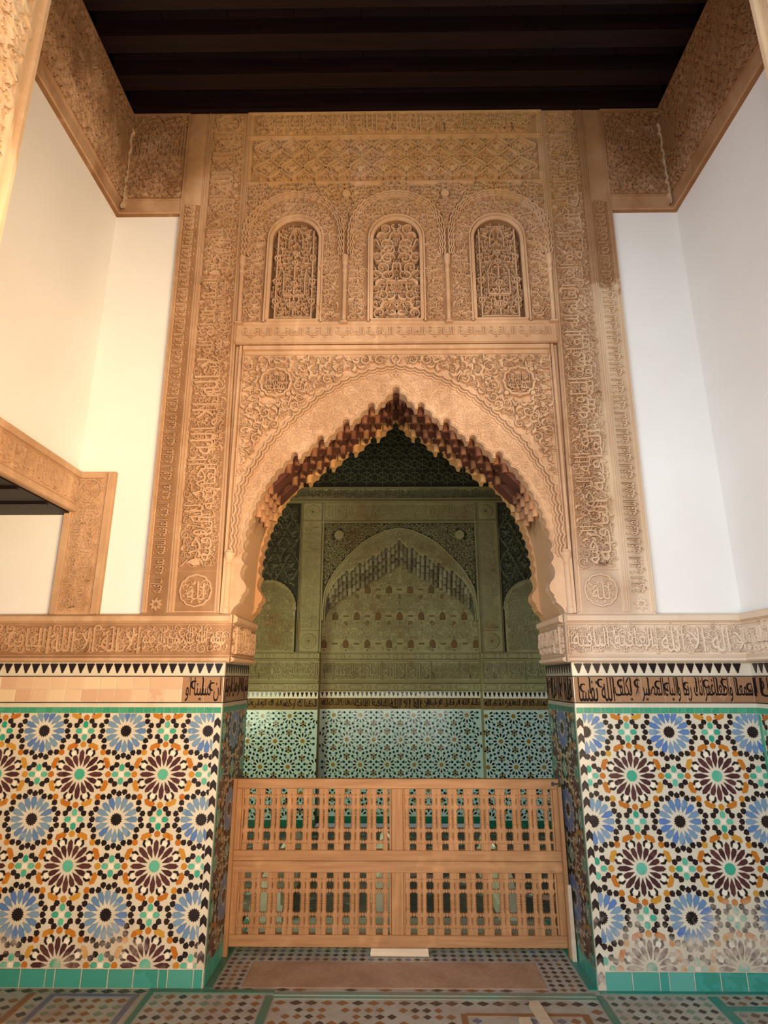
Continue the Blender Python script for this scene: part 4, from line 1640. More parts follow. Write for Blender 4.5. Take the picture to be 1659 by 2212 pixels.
def lozenges(_mb, z, u0, u1, v0, v1, pitch, pick, ku=0.40, kv=0.38, seed=0):
    g = random.Random(seed)
    nu, nv = max(1, round((u1 - u0) / pitch)), max(1, round((v1 - v0) / pitch))
    du, dv = (u1 - u0) / nu, (v1 - v0) / nv
    for i in range(nu):
        for j in range(nv):
            m = pick(i, j, g)
            if m is None:
                continue
            c = (u0 + (i + .5) * du, v0 + (j + .5) * dv)
            k = g.uniform(.9, 1.03)
            P = [(c[0] + du * ku * k, c[1]), (c[0], c[1] + dv * kv * k), (c[0] - du * ku * k, c[1]), (c[0], c[1] - dv * kv * k)]
            V = [(x, y, z + .0012) for x, y in P]
            LZ.add(V, [(0, 1, 2, 3)], mi=FI[m])


_sk = [0]


def strip(mb, x0, x1, y0, y1, z, m, h=0.003):
    _sk[0] = (_sk[0] + 1) % 9
    mb.box(x0, x1, y0, y1, z - .02 - _sk[0] * 3e-4, z + h + _sk[0] * 2.5e-4, FI[m])


def field_a(i, j, g):
    a, b = i % 5, j % 5
    if a == 2 or b == 2:
        return 'fblack' if g.random() > .06 else 'fochre'
    if a in (0, 4) and b in (0, 4):
        return 'fgreen'
    return 'fochre' if (a + b) % 2 else ('fblack' if g.random() < .3 else 'fochre')


field_b = lambda i, j, g: 'fblack' if i % 3 == 1 else ('fgreen' if g.random() < .7 else 'fblack')
worn = lambda i, j, g: None if g.random() < .45 else ('fblack' if g.random() < .45 else 'fochre')

mb = MB()       # raised floor on the left and right of the middle channel
mats = [M[m] for m in FM]
mb.box(-3.3, -0.672, -2.1, 0.0, -0.05, 0.0, FI['fground'])
strip(mb, -0.705, -0.668, -2.1, -0.075, 0.0, 'fedge')
strip(mb, -1.335, -1.305, -2.1, -0.03, 0.0, 'fedge')
strip(mb, -1.40, -1.372, -2.1, -0.075, 0.0, 'fblue')
strip(mb, -1.84, -1.81, -2.1, -0.075, 0.0, 'fblue')
strip(mb, -1.84, -1.372, -0.095, -0.07, 0.0, 'fblue')
strip(mb, -1.96, -1.925, -2.1, -0.06, 0.0, 'fochre')
strip(mb, -1.335, -0.668, -0.05, -0.015, 0.0, 'fedge')
lozenges(mb, 0.0, -1.30, -0.71, -2.1, -0.055, 0.0655, field_a, seed=1)
lozenges(mb, 0.0, -1.805, -1.405, -2.1, -0.10, 0.062, field_a, seed=2)
lozenges(mb, 0.0, -2.9, -1.965, -2.1, -0.10, 0.07, lambda i, j, g: 'fochre' if (i + j) % 3 else 'fblack', seed=3)
lozenges(mb, 0.0, -2.9, -1.34, -0.066, -0.004, 0.085, lambda i, j, g: 'fblack', 0.44, 0.36, 4)
lozenges(mb, 0.0, -1.92, -1.845, -2.1, -0.08, 0.075, lambda i, j, g: 'fgreen' if j % 2 else 'fblack', seed=5)
link('raised_paving', mb.data('raised_paving', mats), floor)
mb = MB()
mb.box(1.035, 3.3, -2.1, 0.0, -0.05, 0.0, FI['fground'])
strip(mb, 1.03, 1.062, -2.1, -0.06, 0.0, 'fedge')
strip(mb, 1.605, 1.66, -2.1, -0.06, 0.0, 'fteal')
strip(mb, 1.66, 2.2, -0.20, -0.155, 0.0, 'fteal')
strip(mb, 1.06, 2.2, -0.035, -0.002, 0.0, 'fteal')
lozenges(mb, 0.0, 1.066, 1.60, -2.1, -0.045, 0.062, field_b, seed=6)
lozenges(mb, 0.0, 1.665, 2.14, -0.15, -0.04, 0.058, lambda i, j, g: 'fblack' if (i + j) % 2 == 0 else 'fochre', seed=7)
lozenges(mb, 0.0, 1.665, 2.14, -2.1, -0.205, 0.058, field_b, seed=8)
link('raised_paving', mb.data('raised_paving', mats), floor)
mb = MB()       # worn channel in the middle
mb.box(-0.672, 1.035, -2.1, -0.055, -0.06, -0.008, FI['fground'])
strip(mb, -0.66, 1.03, -0.085, -0.055, -0.008, 'fgreen')
lozenges(mb, -0.008, -0.66, 1.03, -0.155, -0.088, 0.08, lambda i, j, g: 'fblack' if (i > 8 or g.random() < .35) else 'fochre', 0.44, 0.36, 9)
lozenges(mb, -0.008, -0.66, 0.28, -2.1, -0.16, 0.06, lambda i, j, g: None if g.random() < .3 else ('fblack' if g.random() < .3 else 'fochre'), 0.42, 0.40, seed=10)
lozenges(mb, -0.008, 0.34, 0.89, -2.1, -0.245, 0.07, lambda i, j, g: ('fochre' if g.random() < .4 else 'fblue') if g.random() < .5 else None, seed=11)
lozenges(mb, -0.008, 0.945, 1.03, -2.1, -0.16, 0.07, lambda i, j, g: 'fblack' if g.random() < .7 else 'fochre', seed=18)
strip(mb, 0.30, 0.33, -2.1, -0.22, -0.008, 'fochre', 0.0015)
strip(mb, 0.90, 0.935, -2.1, -0.22, -0.008, 'fochre', 0.0015)
strip(mb, 0.33, 0.90, -0.24, -0.215, -0.008, 'fochre', 0.0015)
link('worn_channel', mb.data('worn_channel', mats), floor)
mb = MB()       # doorway
mb.box(-JX, JX, 0.0, 1.0, -0.05, 0.0, FI['fground'])
mb.box(-0.672, 1.035, -0.055, 0.0, -0.05, 0.0, FI['fground'])
strip(mb, -1.056, -1.01, 0.0, 0.95, 0.0, 'fedge')
strip(mb, 1.01, 1.056, 0.0, 0.95, 0.0, 'fteal')
mb.box(-0.668, 1.03, -0.060, -0.028, -0.05, 0.0012, FI['fgreen'])
dk = lambda i, j, g: 'fblack' if g.random() < .82 else 'fochre'
lozenges(mb, 0.0, -1.005, 1.005, 0.325, 0.60, 0.055, lambda i, j, g: ('fblack' if (i + j) % 2 == 0 or i % 2 == 0 else 'fblue') if g.random() < .9 else 'fochre', seed=12)
lozenges(mb, 0.0, -1.005, -0.86, -0.02, 0.325, 0.05, lambda i, j, g: 'fblack' if i < 1 else ('fochre' if g.random() < .7 else 'fblack'), seed=13)
lozenges(mb, 0.0, 0.80, 1.005, -0.02, 0.325, 0.05, dk, seed=14)
lozenges(mb, 0.0, -0.86, 0.80, -0.028, 0.012, 0.09, worn, 0.44, 0.4, 15)
link('doorway_paving', mb.data('doorway_paving', mats), floor)
mb = MB()
bar(mb, plane_z(0), -0.855, 0.795, 0.012, 0.318, 0, 0.0022, 0.004)
link('threshold_slab', mb.data('threshold_slab', M['slab']), floor)
mb = MB()
mb.box(-2.6, 2.75, 1.0, 3.6, -0.05, 0.0, FI['fblack'])
lozenges(mb, 0.0, -2.5, 2.6, 1.0, 3.55, 0.10, lambda i, j, g: 'fgreen' if (i + j) % 2 and g.random() < .5 else None, seed=16)
link('chamber_paving', mb.data('chamber_paving', mats), floor)
link('floor_mosaic', LZ.data('floor_mosaic', mats), floor, 'stuff')

# ------------------------------------------------------------------ wooden lattice barrier


def loft(mb, rings, axis):
    """rings: (position, half width, chamfer 0..1) along an axis; octagonal sections"""
    V = []
    for p, h, c in rings:
        k = h * (1 - c * 0.586)
        sec = [(h, -k), (h, k), (k, h), (-k, h), (-h, k), (-h, -k), (-k, -h), (k, -h)]
        for a, b in sec:
            V.append((a, b, p) if axis == 'z' else (p, a, b))
    n = len(rings)
    Q = [(i * 8 + j, i * 8 + (j + 1) % 8, (i + 1) * 8 + (j + 1) % 8, (i + 1) * 8 + j) for i in range(n - 1) for j in range(8)]
    mb.add(V, Q)


def spindle_mesh(H):
    k = H / 0.341
    b = 0.01545
    R = [(0, b, .08), (.033, b, .08), (.036, 0.0137, .3), (.039, b, .08), (.051, b, .08)]
    R += [(.055, 0.0147, .5), (.062, 0.0143, .7), (.072, 0.0141, .7), (.0735, 0.0143, .9), (.0755, 0.0143, .9), (.077, 0.0141, .7), (.086, 0.0143, .7), (.093, 0.0147, .5), (.097, b, .08)]
    R += [(.116, b, .08), (.119, 0.0147, .6), (.126, 0.0136, .8), (.134, 0.0129, 1), (.142, 0.0137, 1), (.144, 0.0151, .9), (.147, 0.0151, .9), (.149, 0.0135, 1), (.158, 0.0139, 1), (.166, 0.0125, 1), (.1695, 0.0147, .9), (.1725, 0.0147, .9), (.176, 0.0125, 1), (.184, 0.0139, 1), (.193, 0.0135, 1), (.195, 0.0151, .9), (.198, 0.0151, .9), (.200, 0.0137, 1), (.208, 0.0129, 1), (.216, 0.0136, .8), (.223, 0.0147, .6), (.226, b, .08)]
    R += [(.247, b, .08), (.251, 0.0147, .5), (.258, 0.0143, .7), (.266, 0.0141, .7), (.2675, 0.0143, .9), (.2695, 0.0143, .9), (.271, 0.0141, .7), (.278, 0.0143, .7), (.284, 0.0147, .5), (.288, b, .08)]
    R += [(.300, b, .08), (.304, 0.0137, .3), (.307, b, .08), (.341, b, .08)]
    mb = MB()
    loft(mb, [(p * k, h, c) for p, h, c in R], 'z')
    return mb.data('spindle', M['wood_z'])


def cross_mesh(x0, centres, x1):
    R = [(x0, .008, 1)]
    for c in centres:
        g = .0204
        R += [(c - g - .001, .008, 1), (c - g, .0108, .3), (c - .0118, .0108, .4), (c - .0108, .0062, 1), (c - .0060, .0062, 1), (c - .0050, .0104, .5), (c + .0050, .0104, .5), (c + .0060, .0062, 1), (c + .0108, .0062, 1), (c + .0118, .0108, .4), (c + g, .0108, .3), (c + g + .001, .008, 1)]
    R.append((x1, .008, 1))
    mb = MB()
    loft(mb, R, 'x')
    return mb.data('crossbar', M['wood_x'])


def rail_box(name, root, x0, x1, y0, y1, z0, z1, mat, bev=0.003):
    mb = MB()
    b = bev
    V = [(x0, y1, z0), (x1, y1, z0), (x1, y1, z1), (x0, y1, z1), (x0, y0 + b, z0), (x1, y0 + b, z0), (x1, y0 + b, z1), (x0, y0 + b, z1), (x0 + b, y0, z0 + b), (x1 - b, y0, z0 + b), (x1 - b, y0, z1 - b), (x0 + b, y0, z1 - b)]
    mb.add(V, [(0, 3, 2, 1), (0, 1, 5, 4), (1, 2, 6, 5), (2, 3, 7, 6), (3, 0, 4, 7), (4, 5, 9, 8), (5, 6, 10, 9), (6, 7, 11, 10), (7, 4, 8, 11), (8, 9, 10, 11)])
    return link(name, mb.data(name, M[mat]), root)


CA = [-0.9375 + 0.1025 * k for k in range(9)]
CB = [0.0935 + 0.1018 * k for k in range(9)]
LY = 0.425


def screen(label, z0, lat0, lat1, z1, x0, x1, sw):
    root = bpy.data.objects.new('lattice_screen', None)
    COL.objects.link(root)
    root.location = (0, 0, 0)
    tag(root, label, 'screen')
    y0, y1 = 0.402, 0.447
    rail_box('rail', root, x0, x1, y0, y1, lat1, z1, 'wood_x')
    rail_box('rail', root, x0, x1, y0, y1, z0, lat0, 'wood_x')
    for a, b in ((x0, x0 + sw), (x1 - sw, x1), (-0.043, 0.031)):
        rail_box('stile' if b - a < .07 else 'mullion', root, a, b, y0 + 0.002, y1 - .002, lat0, lat1, 'wood_z')
    for a, b in ((x0 + sw, x0 + sw + .012), (x1 - sw - .012, x1 - sw), (-0.055, -0.043), (0.031, 0.043)):
        rail_box('bead', root, a, b, y0 + 0.012, y1 - .008, lat0, lat1, 'wood_z')
    H = lat1 - lat0
    sm = spindle_mesh(H)
    for cs in (CA, CB):
        for c in cs:
            for d in (-0.0358, 0.0358):
                link('spindle', sm, root, loc=(c + d, LY, lat0))
        cmesh = cross_mesh(cs[0] - .075, cs, cs[-1] + .075)
        for zz in (.042, .1065, .2365, .2975):
            link('crossbar', cmesh, root, loc=(0, LY, lat0 + zz * H / .341))
    return root


up_s = screen('wooden lattice screen with turned spindles, upper of the two across the archway', 0.507, 0.567, 0.922, 0.980, -1.046, 1.034, 0.044)
lo_s = screen('wooden lattice screen with turned spindles, lower of the two across the archway', 0.042, 0.106, 0.442, 0.5055, -1.050, 1.032, 0.052)
mb = MB()
mb.box(0.985, 1.036, 0.396, 0.402, 0.948, 0.958)
mb.box(0.985, 1.0, 0.392, 0.402, 0.943, 0.964)
o = link('iron_latch', mb.data('iron_latch', M['iron']), up_s)


def solo(name, mb, mat, label, cat, group=None):
    return tag(link(name, mb.data(name, M[mat])), label, cat, group)


def plank(mb, x0, x1, y0, y1, z0, z1, b=0.003, rot=0.0, c=None):
    mb2 = MB()
    bar(mb2, lambda V: np.asarray(V), x0, x1, y0, y1, z0, z1, b)
    V = mb2.v[0]
    if rot:
        c = c or ((x0 + x1) / 2, (y0 + y1) / 2)
        s, k = math.sin(rot), math.cos(rot)
        V = np.c_[c[0] + (V[:, 0] - c[0]) * k - (V[:, 1] - c[1]) * s, c[1] + (V[:, 0] - c[0]) * s + (V[:, 1] - c[1]) * k, V[:, 2]]
    mb.add(V, mb2.q[0][0])
    mb.add(V[:4], [(3, 2, 1, 0)])


mb = MB()
plank(mb, -1.056, -1.030, 0.366, 0.398, 0.0, 0.985)
solo('wooden_lath', mb, 'wood_z', 'thin upright wooden lath beside the left tiled jamb', 'lath')
mb = MB()
plank(mb, 1.014, 1.040, 0.362, 0.396, 0.0, 0.940)
solo('wooden_lath', mb, 'wood_z', 'thin upright wooden lath beside the right tiled jamb', 'lath')
mb = MB()
plank(mb, 1.020, 1.046, 0.325, 0.358, 0.0, 0.40)
solo('wooden_lath', mb, 'wood_pale', 'short pale wooden lath standing in front of a taller lath at the right jamb', 'lath')
mb = MB()
plank(mb, -0.172, 0.180, 0.385, 0.470, 0.004, 0.042, 0.004)
solo('wood_block', mb, 'wood_pale', 'pale offcut of wood propping up the lower lattice screen', 'block')
mb = MB()
plank(mb, 0.655, 0.712, -0.95, -0.142, -0.0065, 0.018, 0.004, 0.10, (0.683, -0.142))
solo('wood_batten', mb, 'wood_pale', 'longer pale wooden batten lying on the worn floor, at the bottom edge', 'batten')
mb = MB()
plank(mb, 0.575, 0.632, -0.95, -0.285, -0.0065, 0.014, 0.004, 0.06, (0.60, -0.285))
solo('wood_batten', mb, 'wood_pale', 'pale batten with only its tip showing, left of the longer batten on the floor', 'batten')

# ================================================================== INNER CHAMBER
XC = 0.067
YB, YR = 3.60, 3.80


def fB(V):
    V = np.asarray(V, float)
    return np.stack([V[:, 0] + XC, YB - V[:, 2], V[:, 1]], 1)


def fR(V):
    V = np.asarray(V, float)
    return np.stack([V[:, 0] + XC, YR - V[:, 2], V[:, 1]], 1)


base = ARCH[(ARCH[:, 1] >= 2.318)]
IN = np.c_[base[:, 0] * 0.955, 2.30 + (base[:, 1] - 2.318) * 0.80]
mb = MB()
opening = [(-2.7, 0), (-0.975, 0), (-0.975, 2.28)] + [tuple(p) for p in IN] + [(0.975, 2.28), (0.975, 0), (2.7, 0), (2.7, 6.0), (-2.7, 6.0)]
plate(mb, fB, opening, (), -0.26, 0.0)
wib = tag(mb.build('wall_inner_back', M['inner'], kind='structure'), 'dim olive back wall of the chamber with a blind arch', 'wall', kind='structure')
ip = lambda name, mb, mat, kind=None: link(name, mb.data(name, M[mat]), wib, kind)
mb = MB()
plate(mb, fR, rect(-1.1, 1.1, 0, 3.5), (), -0.05, 0.0)
ip('niche_back', mb, 'inner')
icell = cell_mesh.copy()
icell.materials.clear()
t = NT('inner_muqarnas')
M['inner_muq'] = t.done(t.mix(t.n('ShaderNodeObjectInfo').outputs['Random'], lin((150, 140, 108)), lin((108, 94, 70))), 0.8, 0.2)
icell.materials.append(M['inner_muq'])
for j, (dy, dz) in enumerate(((0.045, -0.07), (0.095, -0.15), (0.145, -0.24))):
    mb = MB()
    line = np.c_[IN[:, 0] * (1 - .01 * j) + (0.04 if j == 0 else 0) * 0, IN[:, 1] + dz * np.clip((IN[:, 1] - 2.3) / .5, 0, 1)]
    plate(mb, fB, [(-1.0, 2.30)] + [tuple(p) for p in line] + [(1.0, 2.30), (1.0, 3.4), (-1.0, 3.4)], (), -(dy + 0.05), -dy, back=True)
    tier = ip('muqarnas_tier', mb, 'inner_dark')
    for x, z in xs:
        zz = 2.30 + (z - 2.318) * .8
        zz += dz * np.clip((zz - 2.3) / .5, 0, 1)
        for sg in (-1, 1):
            o = link('muqarnas_cell', icell, tier, loc=(XC + sg * -x * .955, YB + dy, zz - 0.02))
            o.scale = (1.22, 1.1, 1.0 + 0.5 * rng.random())
# blind-arch panel
for sg in (-1, 1):
    mb = MB()
    u0, u1 = sorted((sg * 1.265, sg * 2.68))
    plate(mb, fB, rect(u0, u1, 1.915, 3.79), (), 0, 0.003)
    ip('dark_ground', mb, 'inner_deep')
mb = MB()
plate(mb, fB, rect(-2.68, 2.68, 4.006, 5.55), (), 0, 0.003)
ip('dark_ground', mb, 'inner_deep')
EXI = np.c_[EXT[1:, 0] * 0.885, 2.30 + (EXT[1:, 1] - 2.42) * 0.875]
exi = smooth_line(np.concatenate([EXI * [-1, 1], EXI[::-1][1:]]), 120)
mb = MB()
regi = in_poly([(-0.955, 2.3)] + [tuple(p) for p in exi] + [(0.955, 2.3), (0.955, 3.52), (-0.955, 3.52)])


def isp(P, mg):
    ok = regi(P) & (dist_poly(P, exi) > mg * .8 + .012)
    return ok & (np.hypot(np.abs(P[:, 0]) - 0.765, P[:, 1] - 3.365) > 0.08)


plate(mb, fB, [(-0.955, 2.3)] + [tuple(p) for p in exi] + [(0.955, 2.3), (0.955, 3.52), (-0.955, 3.52)], (), 0, 0.003)
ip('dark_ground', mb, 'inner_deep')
mb = MB()
fill(mb, fB, -0.955, 0.955, 2.3, 3.52, 0.047, -0.002, 0.028, isp, 101, ('scroll', 'leaf', 'tight'), 0.5, mirror=0.0, margin=0.3)
for sg in (-1, 1):
    V, Q, TT = poly_prism(ngon(0.066, 14, 0, (sg * 0.765, 3.365)), .12)
    V[:, 2] *= .03
    mb.add(fB(V), Q, TT)
ip('spandrel_carving', mb, 'inner', 'stuff')
mb = MB()
band = in_poly([tuple(p) for p in exi] + [tuple(p) for p in IN[::-1]])
fill(mb, fB, -0.98, 0.98, 2.3, 3.46, 0.05, 0, 0.016, lambda P, mg: band(P) & (dist_poly(P, exi) > .02 + mg) & (dist_poly(P, IN) > .01 + mg), 102, ('tight', 'ess', 'leaf'), 0.55, mirror=0.0, margin=0.3)
ip('arch_band_carving', mb, 'inner', 'stuff')
mb = MB()
put_ribbon(mb, fB, exi, 0.012, 0, 0.02)
put_ribbon(mb, fB, exi * [0.975, 1] - [0, 0.03], 0.006, 0, 0.012)
for sg in (-1, 1):
    for a, b, h in ((0.958, 0.978, .022), (0.982, 0.990, .03), (1.232, 1.244, .03), (1.252, 1.262, .022)):
        u0, u1 = sorted((sg * a, sg * b))
        bar(mb, fB, u0, u1, 1.912, 3.79, 0, h, .003)
bar(mb, fB, -1.0, 1.0, 3.522, 3.545, 0, 0.026, .004)
bar(mb, fB, -1.25, 1.25, 3.548, 3.556, 0, 0.03, .003)
bar(mb, fB, -2.7, 2.7, 3.79, 3.815, 0, 0.05, .008)
bar(mb, fB, -2.7, 2.7, 3.83, 3.85, 0, 0.065, .008)
bar(mb, fB, -2.7, 2.7, 3.985, 4.005, 0, 0.05, .008)
for sg in (-1, 1):
    u0, u1 = sorted((sg * 0.99, sg * 1.232))
    bar(mb, fB, u0, u1, 2.168, 2.176, 0, .02, .002)
    bar(mb, fB, u0, u1, 1.912, 1.925, 0, .025, .003)
ip('panel_moulding', mb, 'inner')
for sg in (-1, 1):
    for zc in (2.045, 3.675):
        mb = MB()
        V, Q, TT = poly_prism(ngon(0.098, 20, 0, (sg * 1.11, zc)), .1)
        V[:, 2] *= .014
        mb.add(fB(V), Q, TT)
        for k in range(12):
            a = k * math.pi / 6
            V, Q, TT = poly_prism(np.array([(.02, 0), (.055, .016), (.085, 0), (.055, -.016)]) @ np.array([[math.cos(a), math.sin(a)], [-math.sin(a), math.cos(a)]]) + [sg * 1.11, zc])
            V[:, 2] = .013 + V[:, 2] * .01
            mb.add(fB(V), Q, TT)
        ip('rosette', mb, 'inner')
        mb = MB()
        V, Q, TT = poly_prism(ngon(0.014, 10, 0, (sg * 1.11, zc)), .1)
        V[:, 2] *= .026
        mb.add(fB(V), Q, TT)
        ip('rosette_boss', mb, 'inlay')
mb = MB()
for sg in (-1, 1):
    u0, u1 = sorted((sg * 1.0, sg * 1.222))
    for i, (a, b) in enumerate(((2.20, 2.68), (2.70, 3.16), (3.18, 3.53))):
        put_text(mb, fB, PH[(i + sg) % 6], u0 + .02, u1 - .02, a, b, 0, .016, rot=True)
    fill(mb, fB, u0, u1, 2.19, 3.54, .05, -.001, .010, None, 103 + sg, ('tight', 'leaf'), .55, margin=.3)
frieze_fill(mb, fB, -0.99, 0.99, 3.565, 3.785, 0, .016, 105, 0, .66, .05)
ip('panel_inscription', mb, 'inner', 'stuff')
# flanks: dark lozenge nets over low blind arches
for sg in (-1, 1):
    mb = MB()
    for i in range(6):
        for j in range(9):
            cu, cv = sg * (1.36 + 0.21 * i), 2.55 + 0.21 * j
            if cv > 3.72:
                continue
            cu += sg * 0.105 * (j % 2)
            if np.hypot((cu - sg * 1.62) / .33, (cv - 2.40) / .42) < 1.12 or abs(cu) > 2.6 or abs(cu) < 1.33:
                continue
            s = np.linspace(-1, 1, 11)
            for q in (-1, 1):
                put_ribbon(mb, fB, np.c_[cu + q * .10 * (1 - np.abs(s) ** 1.5), cv + s * .19], .007, 0, .016)
            V, Q, TT = TP['palm']
            mb.add(fB(np.c_[cu + V[:, 0] * .05, cv + V[:, 1] * .05, V[:, 2] * .014]), Q, TT)
    fill(mb, fB, *sorted((sg * 1.28, sg * 2.65)), 2.3, 3.78, .06, 0, .009, lambda P, mg: np.hypot((P[:, 0] - sg * 1.62) / .33, (P[:, 1] - 2.40) / .42) > 1.08, 106 + sg, ('leaf', 'tight'), .5, small=False)
    ip('lozenge_carving', mb, 'inner_dark', 'stuff')
    mb = MB()
    a = np.linspace(0, np.pi, 22)
    P = [(sg * 1.62 + .335, 1.915)] + [(sg * 1.62 + .335 * math.cos(t), 2.42 + .36 * math.sin(t)) for t in a] + [(sg * 1.62 - .335, 1.915)]
    plate(mb, fB, P, (), 0, .02)
    put_ribbon(mb, fB, scallop(np.array(P[1:-1]), 20, .008, 0, 6), .008, .018, .032)
    blind = ip('blind_arch', mb, 'inner')
    mb = MB()
    ib = in_poly(P)
    fill(mb, fB, sg * 1.62 - .33, sg * 1.62 + .33, 1.92, 2.77, .052, .019, .038, lambda Z, mg: ib(Z) & (dist_poly(Z, np.array(P)) > .03), 110, ('scroll', 'tight', 'leaf'), .55, mirror=sg * 1.62, margin=.3)
    link('arch_carving', mb.data('arch_carving', M['inner']), blind, 'stuff')
# frieze and star net above the cornice
mb = MB()
frieze_fill(mb, fB, -2.0, 2.0, 3.86, 3.975, 0, .014, 112, 0, .5, .05)
for i in range(-7, 8):
    for j in range(5):
        cu, cv = .21 * (i + .5 * (j % 2)), 4.14 + .182 * j
        for q in range(3):
            b = q * np.pi / 3 + np.pi / 6
            put_ribbon(mb, fB, [(cu - .12 * math.cos(b), cv - .12 * math.sin(b)), (cu + .12 * math.cos(b), cv + .12 * math.sin(b))], .006, 0, .018)
        put_ribbon(mb, fB, ngon(.072, 12, 0, (cu, cv))[list(range(12)) + [0]], .006, 0, .018)
ip('star_net', mb, 'inner_dark', 'stuff')

# bands and tiled dado, on the flanks and inside the niche
IMAT = ['iground', 'iblack', 'iteal', 'iblue', 'iochre', 'igreen', 'iband', 'ink', 'inner', 'whitetile']
II = {m: i for i, m in enumerate(IMAT)}
AS = 0.32


def star12(mb, f, u0, u1, v0, v1, bu, bv, pick):
    s = AS
    pet = np.array([(.135, 0), (.19, .030), (.25, .033), (.29, 0), (.25, -.033), (.19, -.030)]) * s
    leg = np.array([(.035, 0), (.05, .03), (.125, .03), (.14, 0), (.125, -.03), (.05, -.03)]) * s
    tri = np.array([(.05, -.02), (.085, -.05), (.135, 0), (.085, .05), (.05, .02)]) * s
    out = {}

    def put(m, P, u, v, a):
        if u0 + .02 < u < u1 - .02 and v0 + .015 < v < v1 - .015:
            out.setdefault(m, []).append((0, P, u, v, a))
    row = s * math.sqrt(3) / 2
    for j in range(-3, 6):
        for i in range(-10, 11):
            cu, cv = bu + s * (i + .5 * (j % 2)), bv - row * j
            if not (u0 - s < cu < u1 + s and v0 - s < cv < v1 + s):
                continue
            put('iochre', ngon(.078 * s, 12), cu, cv, 0)
            for k in range(12):
                a = math.radians(30 * k)
                if u0 < cu + .3 * s * math.cos(a) < u1 and v0 + .005 < cv + .25 * s * math.sin(a) < v1 - .005:
                    out.setdefault('iblack', []).append((0, pet, cu, cv, a))
                b = a + math.radians(15)
                put('iblack', ngon(.026 * s, 6), cu + .315 * s * math.cos(b), cv + .315 * s * math.sin(b), b)
                put(pick(k), ngon(.050 * s, 7), cu + .395 * s * math.cos(b), cv + .395 * s * math.sin(b), b)
            for k in range(3):
                a = math.radians(60 * k)
                put('iblack', ngon(.045 * s, 8), cu + .5 * s * math.cos(a), cv + .5 * s * math.sin(a), a)
            for q in (0, 1):
                tu, tv = cu, cv + (1 if q else -1) * s / math.sqrt(3)
                put('iblack', ngon(.036 * s, 8), tu, tv, 0)
                for k in range(3):
                    a = math.radians(120 * k + (90 if q else -90))
                    put('iblack', leg, tu, tv, a + math.pi * 0)
                    put('iochre', tri, tu, tv, a + math.pi / 3)
                    for d in (-.42, .42):
                        put('iteal' if d < 0 else 'iblue', ngon(.046 * s, 7), tu + .215 * s * math.cos(a + d), tv + .215 * s * math.sin(a + d), a)
    for m, its in out.items():
        stamp(mb, f, its, .007, II[m])


def inner_bands(f, u0, u1, bu, seed):
    mb = MB()
    bar(mb, f, u0, u1, 0.075, 1.252, 0, .004, 0, II['iground'])
    star12(mb, f, u0, u1, 0.08, 1.235, bu, 1.183, lambda k: 'iteal' if k % 2 else 'iblue')
    n = max(1, round((u1 - u0) / .14))
    for i in range(n):
        a, b = u0 + (u1 - u0) * i / n, u0 + (u1 - u0) * (i + 1) / n
        bar(mb, f, a + .002, b - .002, .0, .073, 0, .008, .001, II['igreen'])
    bar(mb, f, u0, u1, 1.236, 1.246, 0, .007, .002, II['whitetile'])
    bar(mb, f, u0, u1, 1.252, 1.380, 0, .004, 0, II['iband'])
    letters(mb, f, u0 + .01, u1 - .01, 1.262, 1.372, [PH[(seed + i) % 6] for i in range(max(1, round((u1 - u0) / .45)))], .003, .008, II['ink'])
    bar(mb, f, u0, u1, 1.382, 1.455, 0, .004, 0, II['whitetile'])
    n = round((u1 - u0) / .0537)
    P = np.array([(.019, 0), (.004, -.052), (-.004, -.052), (-.019, 0)])
    stamp(mb, f, [(0, P, u0 + (i + .5) * (u1 - u0) / n, 1.450, 0) for i in range(n)], .007, II['iblack'])
    tl = link('inner_tiling', mb.data('inner_tiling', [M[m] for m in IMAT]), wib, 'stuff')
    mb = MB()
    for a, b, h in ((1.455, 1.470, .03), (1.545, 1.553, .022), (1.558, 1.580, .034), (1.812, 1.832, .034), (1.836, 1.842, .02), (1.898, 1.912, .03)):
        bar(mb, f, u0, u1, a, b, 0, h, .004)
    for zc in (1.508, 1.870):
        n = max(1, round((u1 - u0) / .30))
        w = (u1 - u0) / n
        for i in range(n):
            c = u0 + (i + .5) * w
            put_ribbon(mb, f, [(c - .45 * w, zc), (c - .36 * w, zc + .026), (c + .02 * w, zc + .026), (c + .11 * w, zc), (c + .02 * w, zc - .026), (c - .36 * w, zc - .026), (c - .45 * w, zc)], .005, 0, .012)
            put_ribbon(mb, f, ngon(.024, 8, 0, (c + .32 * w, zc))[list(range(8)) + [0]], .004, 0, .012)
    frieze_fill(mb, f, u0, u1, 1.590, 1.805, 0, .026, seed + 120, seed, .6, .05)
    link('inner_frieze', mb.data('inner_frieze', M['inner']), wib, 'stuff')


inner_bands(fB, -2.68, -0.978, -1.62 - .002, 0)
inner_bands(fB, 0.978, 2.68, 1.32, 2)
inner_bands(fR, -0.974, 0.974, 0.0 + .16, 1)
# low-relief ground of the niche with its small inlaid plaques
pl_pts = []
for z, offs in ((2.70, .135), (2.365, 0.0), (2.025, .135)):
    for k in range(-4, 5):
        pl_pts.append((k * .27 + offs, z, z < 2.5 or True))
mb = MB()
pp = np.array([(x, z) for x, z, _ in pl_pts] + [(x + .135, z) for x, z, _ in pl_pts])
fill(mb, fR, -0.97, 0.97, 1.93, 3.15, .05, -.001, .013, lambda P, mg: ((P[:, None] - pp[None]) ** 2).sum(2).min(1) > .062 ** 2, 130, ('tight', 'leaf', 'scroll'), .55, mirror=0.0, small=False, margin=.3)
ip('niche_carving', mb, 'inner', 'stuff')


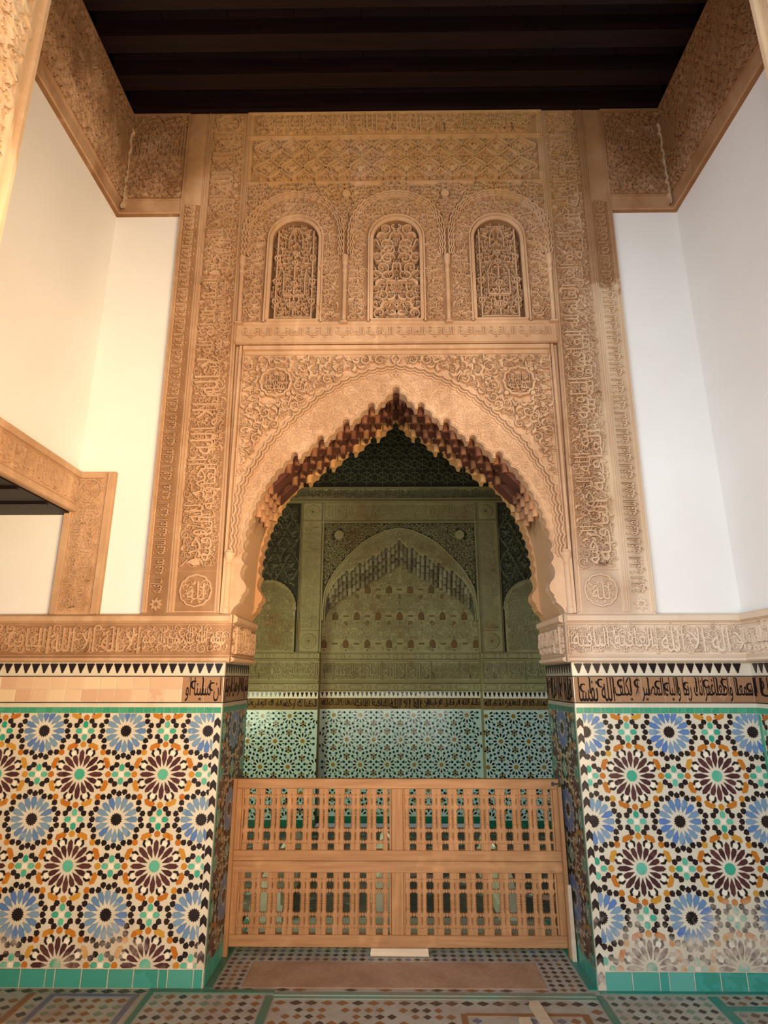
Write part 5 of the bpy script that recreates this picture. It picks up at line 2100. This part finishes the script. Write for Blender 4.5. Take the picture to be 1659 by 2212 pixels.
def boss(name, P, h, mat='inlay'):
    V, Q, TT = poly_prism(np.asarray(P), .12)
    mb = MB()
    mb.add(np.c_[V[:, 0], -V[:, 2] * h, V[:, 1]], Q, TT)
    return mb.data(name, M[mat])


ogive = [(-.036, -.05), (.036, -.05), (.038, .005), (.026, .034), (0, .056), (-.026, .034), (-.038, .005)]
m_og, m_dot, m_bar, m_disc = boss('ogive_plaque', ogive, .01), boss('inlay_dot', ngon(.011, 8), .008), boss('inlay_bar', [(-.032, -.009), (.032, -.009), (.036, 0), (.032, .009), (-.032, .009), (-.036, 0)], .008), boss('inlay_disc', ngon(.028, 12), .008)
for x, z, _ in pl_pts:
    lim = .95 if z < 2.3 else (.86 if z < 2.5 else .62)
    if abs(x) < lim:
        link('ogive_plaque', m_og, wib, loc=(XC + x, YR - .001, z))
        link('inlay_dot', m_dot, wib, loc=(XC + x, YR - .001, z + .082))
        link('inlay_dot', m_dot, wib, loc=(XC + x, YR - .001, z - .078))
    if abs(x + .135) < lim:
        link('inlay_bar', m_bar, wib, loc=(XC + x + .135, YR - .001, z))
        if z > 2.2:
            link('inlay_disc', m_disc, wib, loc=(XC + x + .135, YR - .001, z - .088))

# remaining chamber shell
for sg, nm in ((-1, 'left'), (1, 'right')):
    mb = MB()
    a, b = sorted((sg * 2.6 + XC, sg * 2.9 + XC))
    mb.box(a, b, T, YB, -.05, 6.0)
    w = tag(mb.build('wall_inner_' + nm, M['inner'], kind='structure'), 'side wall of the dim inner chamber, on the ' + nm, 'wall', kind='structure')
mb = MB()
mb.box(-2.9, 3.0, T, YB + .26, 5.6, 5.8)
tag(mb.build('ceiling', M['cedar'], kind='structure'), 'dark ceiling of the inner chamber, above the picture', 'ceiling', kind='structure')

# marble grave markers just behind the lattice


def grave(x0, x1, y0, y1, h, label):
    mb = MB()
    prof = [(0, 1.0), (.28, 1.0), (.30, .86), (.52, .80), (.54, .62), (.80, .50), (1.0, .10), (1.0, -.10), (.80, -.50), (.54, -.62), (.52, -.80), (.30, -.86), (.28, -1.0), (0, -1.0)]
    cx, hw = (x0 + x1) / 2, (x1 - x0) / 2
    n = len(prof)
    V = [(cx + p * hw, y + s_ * 0.10 * z, 0.001 + z * h) for y, s_ in ((y0, 1), (y1, -1)) for z, p in prof]
    mb.add(V, [(i, (i + 1) % n, n + (i + 1) % n, n + i) for i in range(n)])
    tri = tessellate_polygon([[Vector((p, z, 0)) for z, p in prof]])
    mb.add(V[:n], None, [tuple(t_) for t_ in tri])
    mb.add(V[n:], None, [tuple(t_)[::-1] for t_ in tri])
    return solo('grave_marker', mb, 'marble', label, 'grave marker')


grave(-1.03, -0.80, 0.92, 2.3, 0.30, 'bright marble grave marker seen through the lower left of the lattice')
grave(-0.20, 0.02, 0.98, 2.4, 0.28, 'greyish marble grave marker behind the middle of the lattice')
grave(0.70, 0.86, 0.95, 2.2, 0.31, 'slim marble grave marker behind the right half of the lattice')
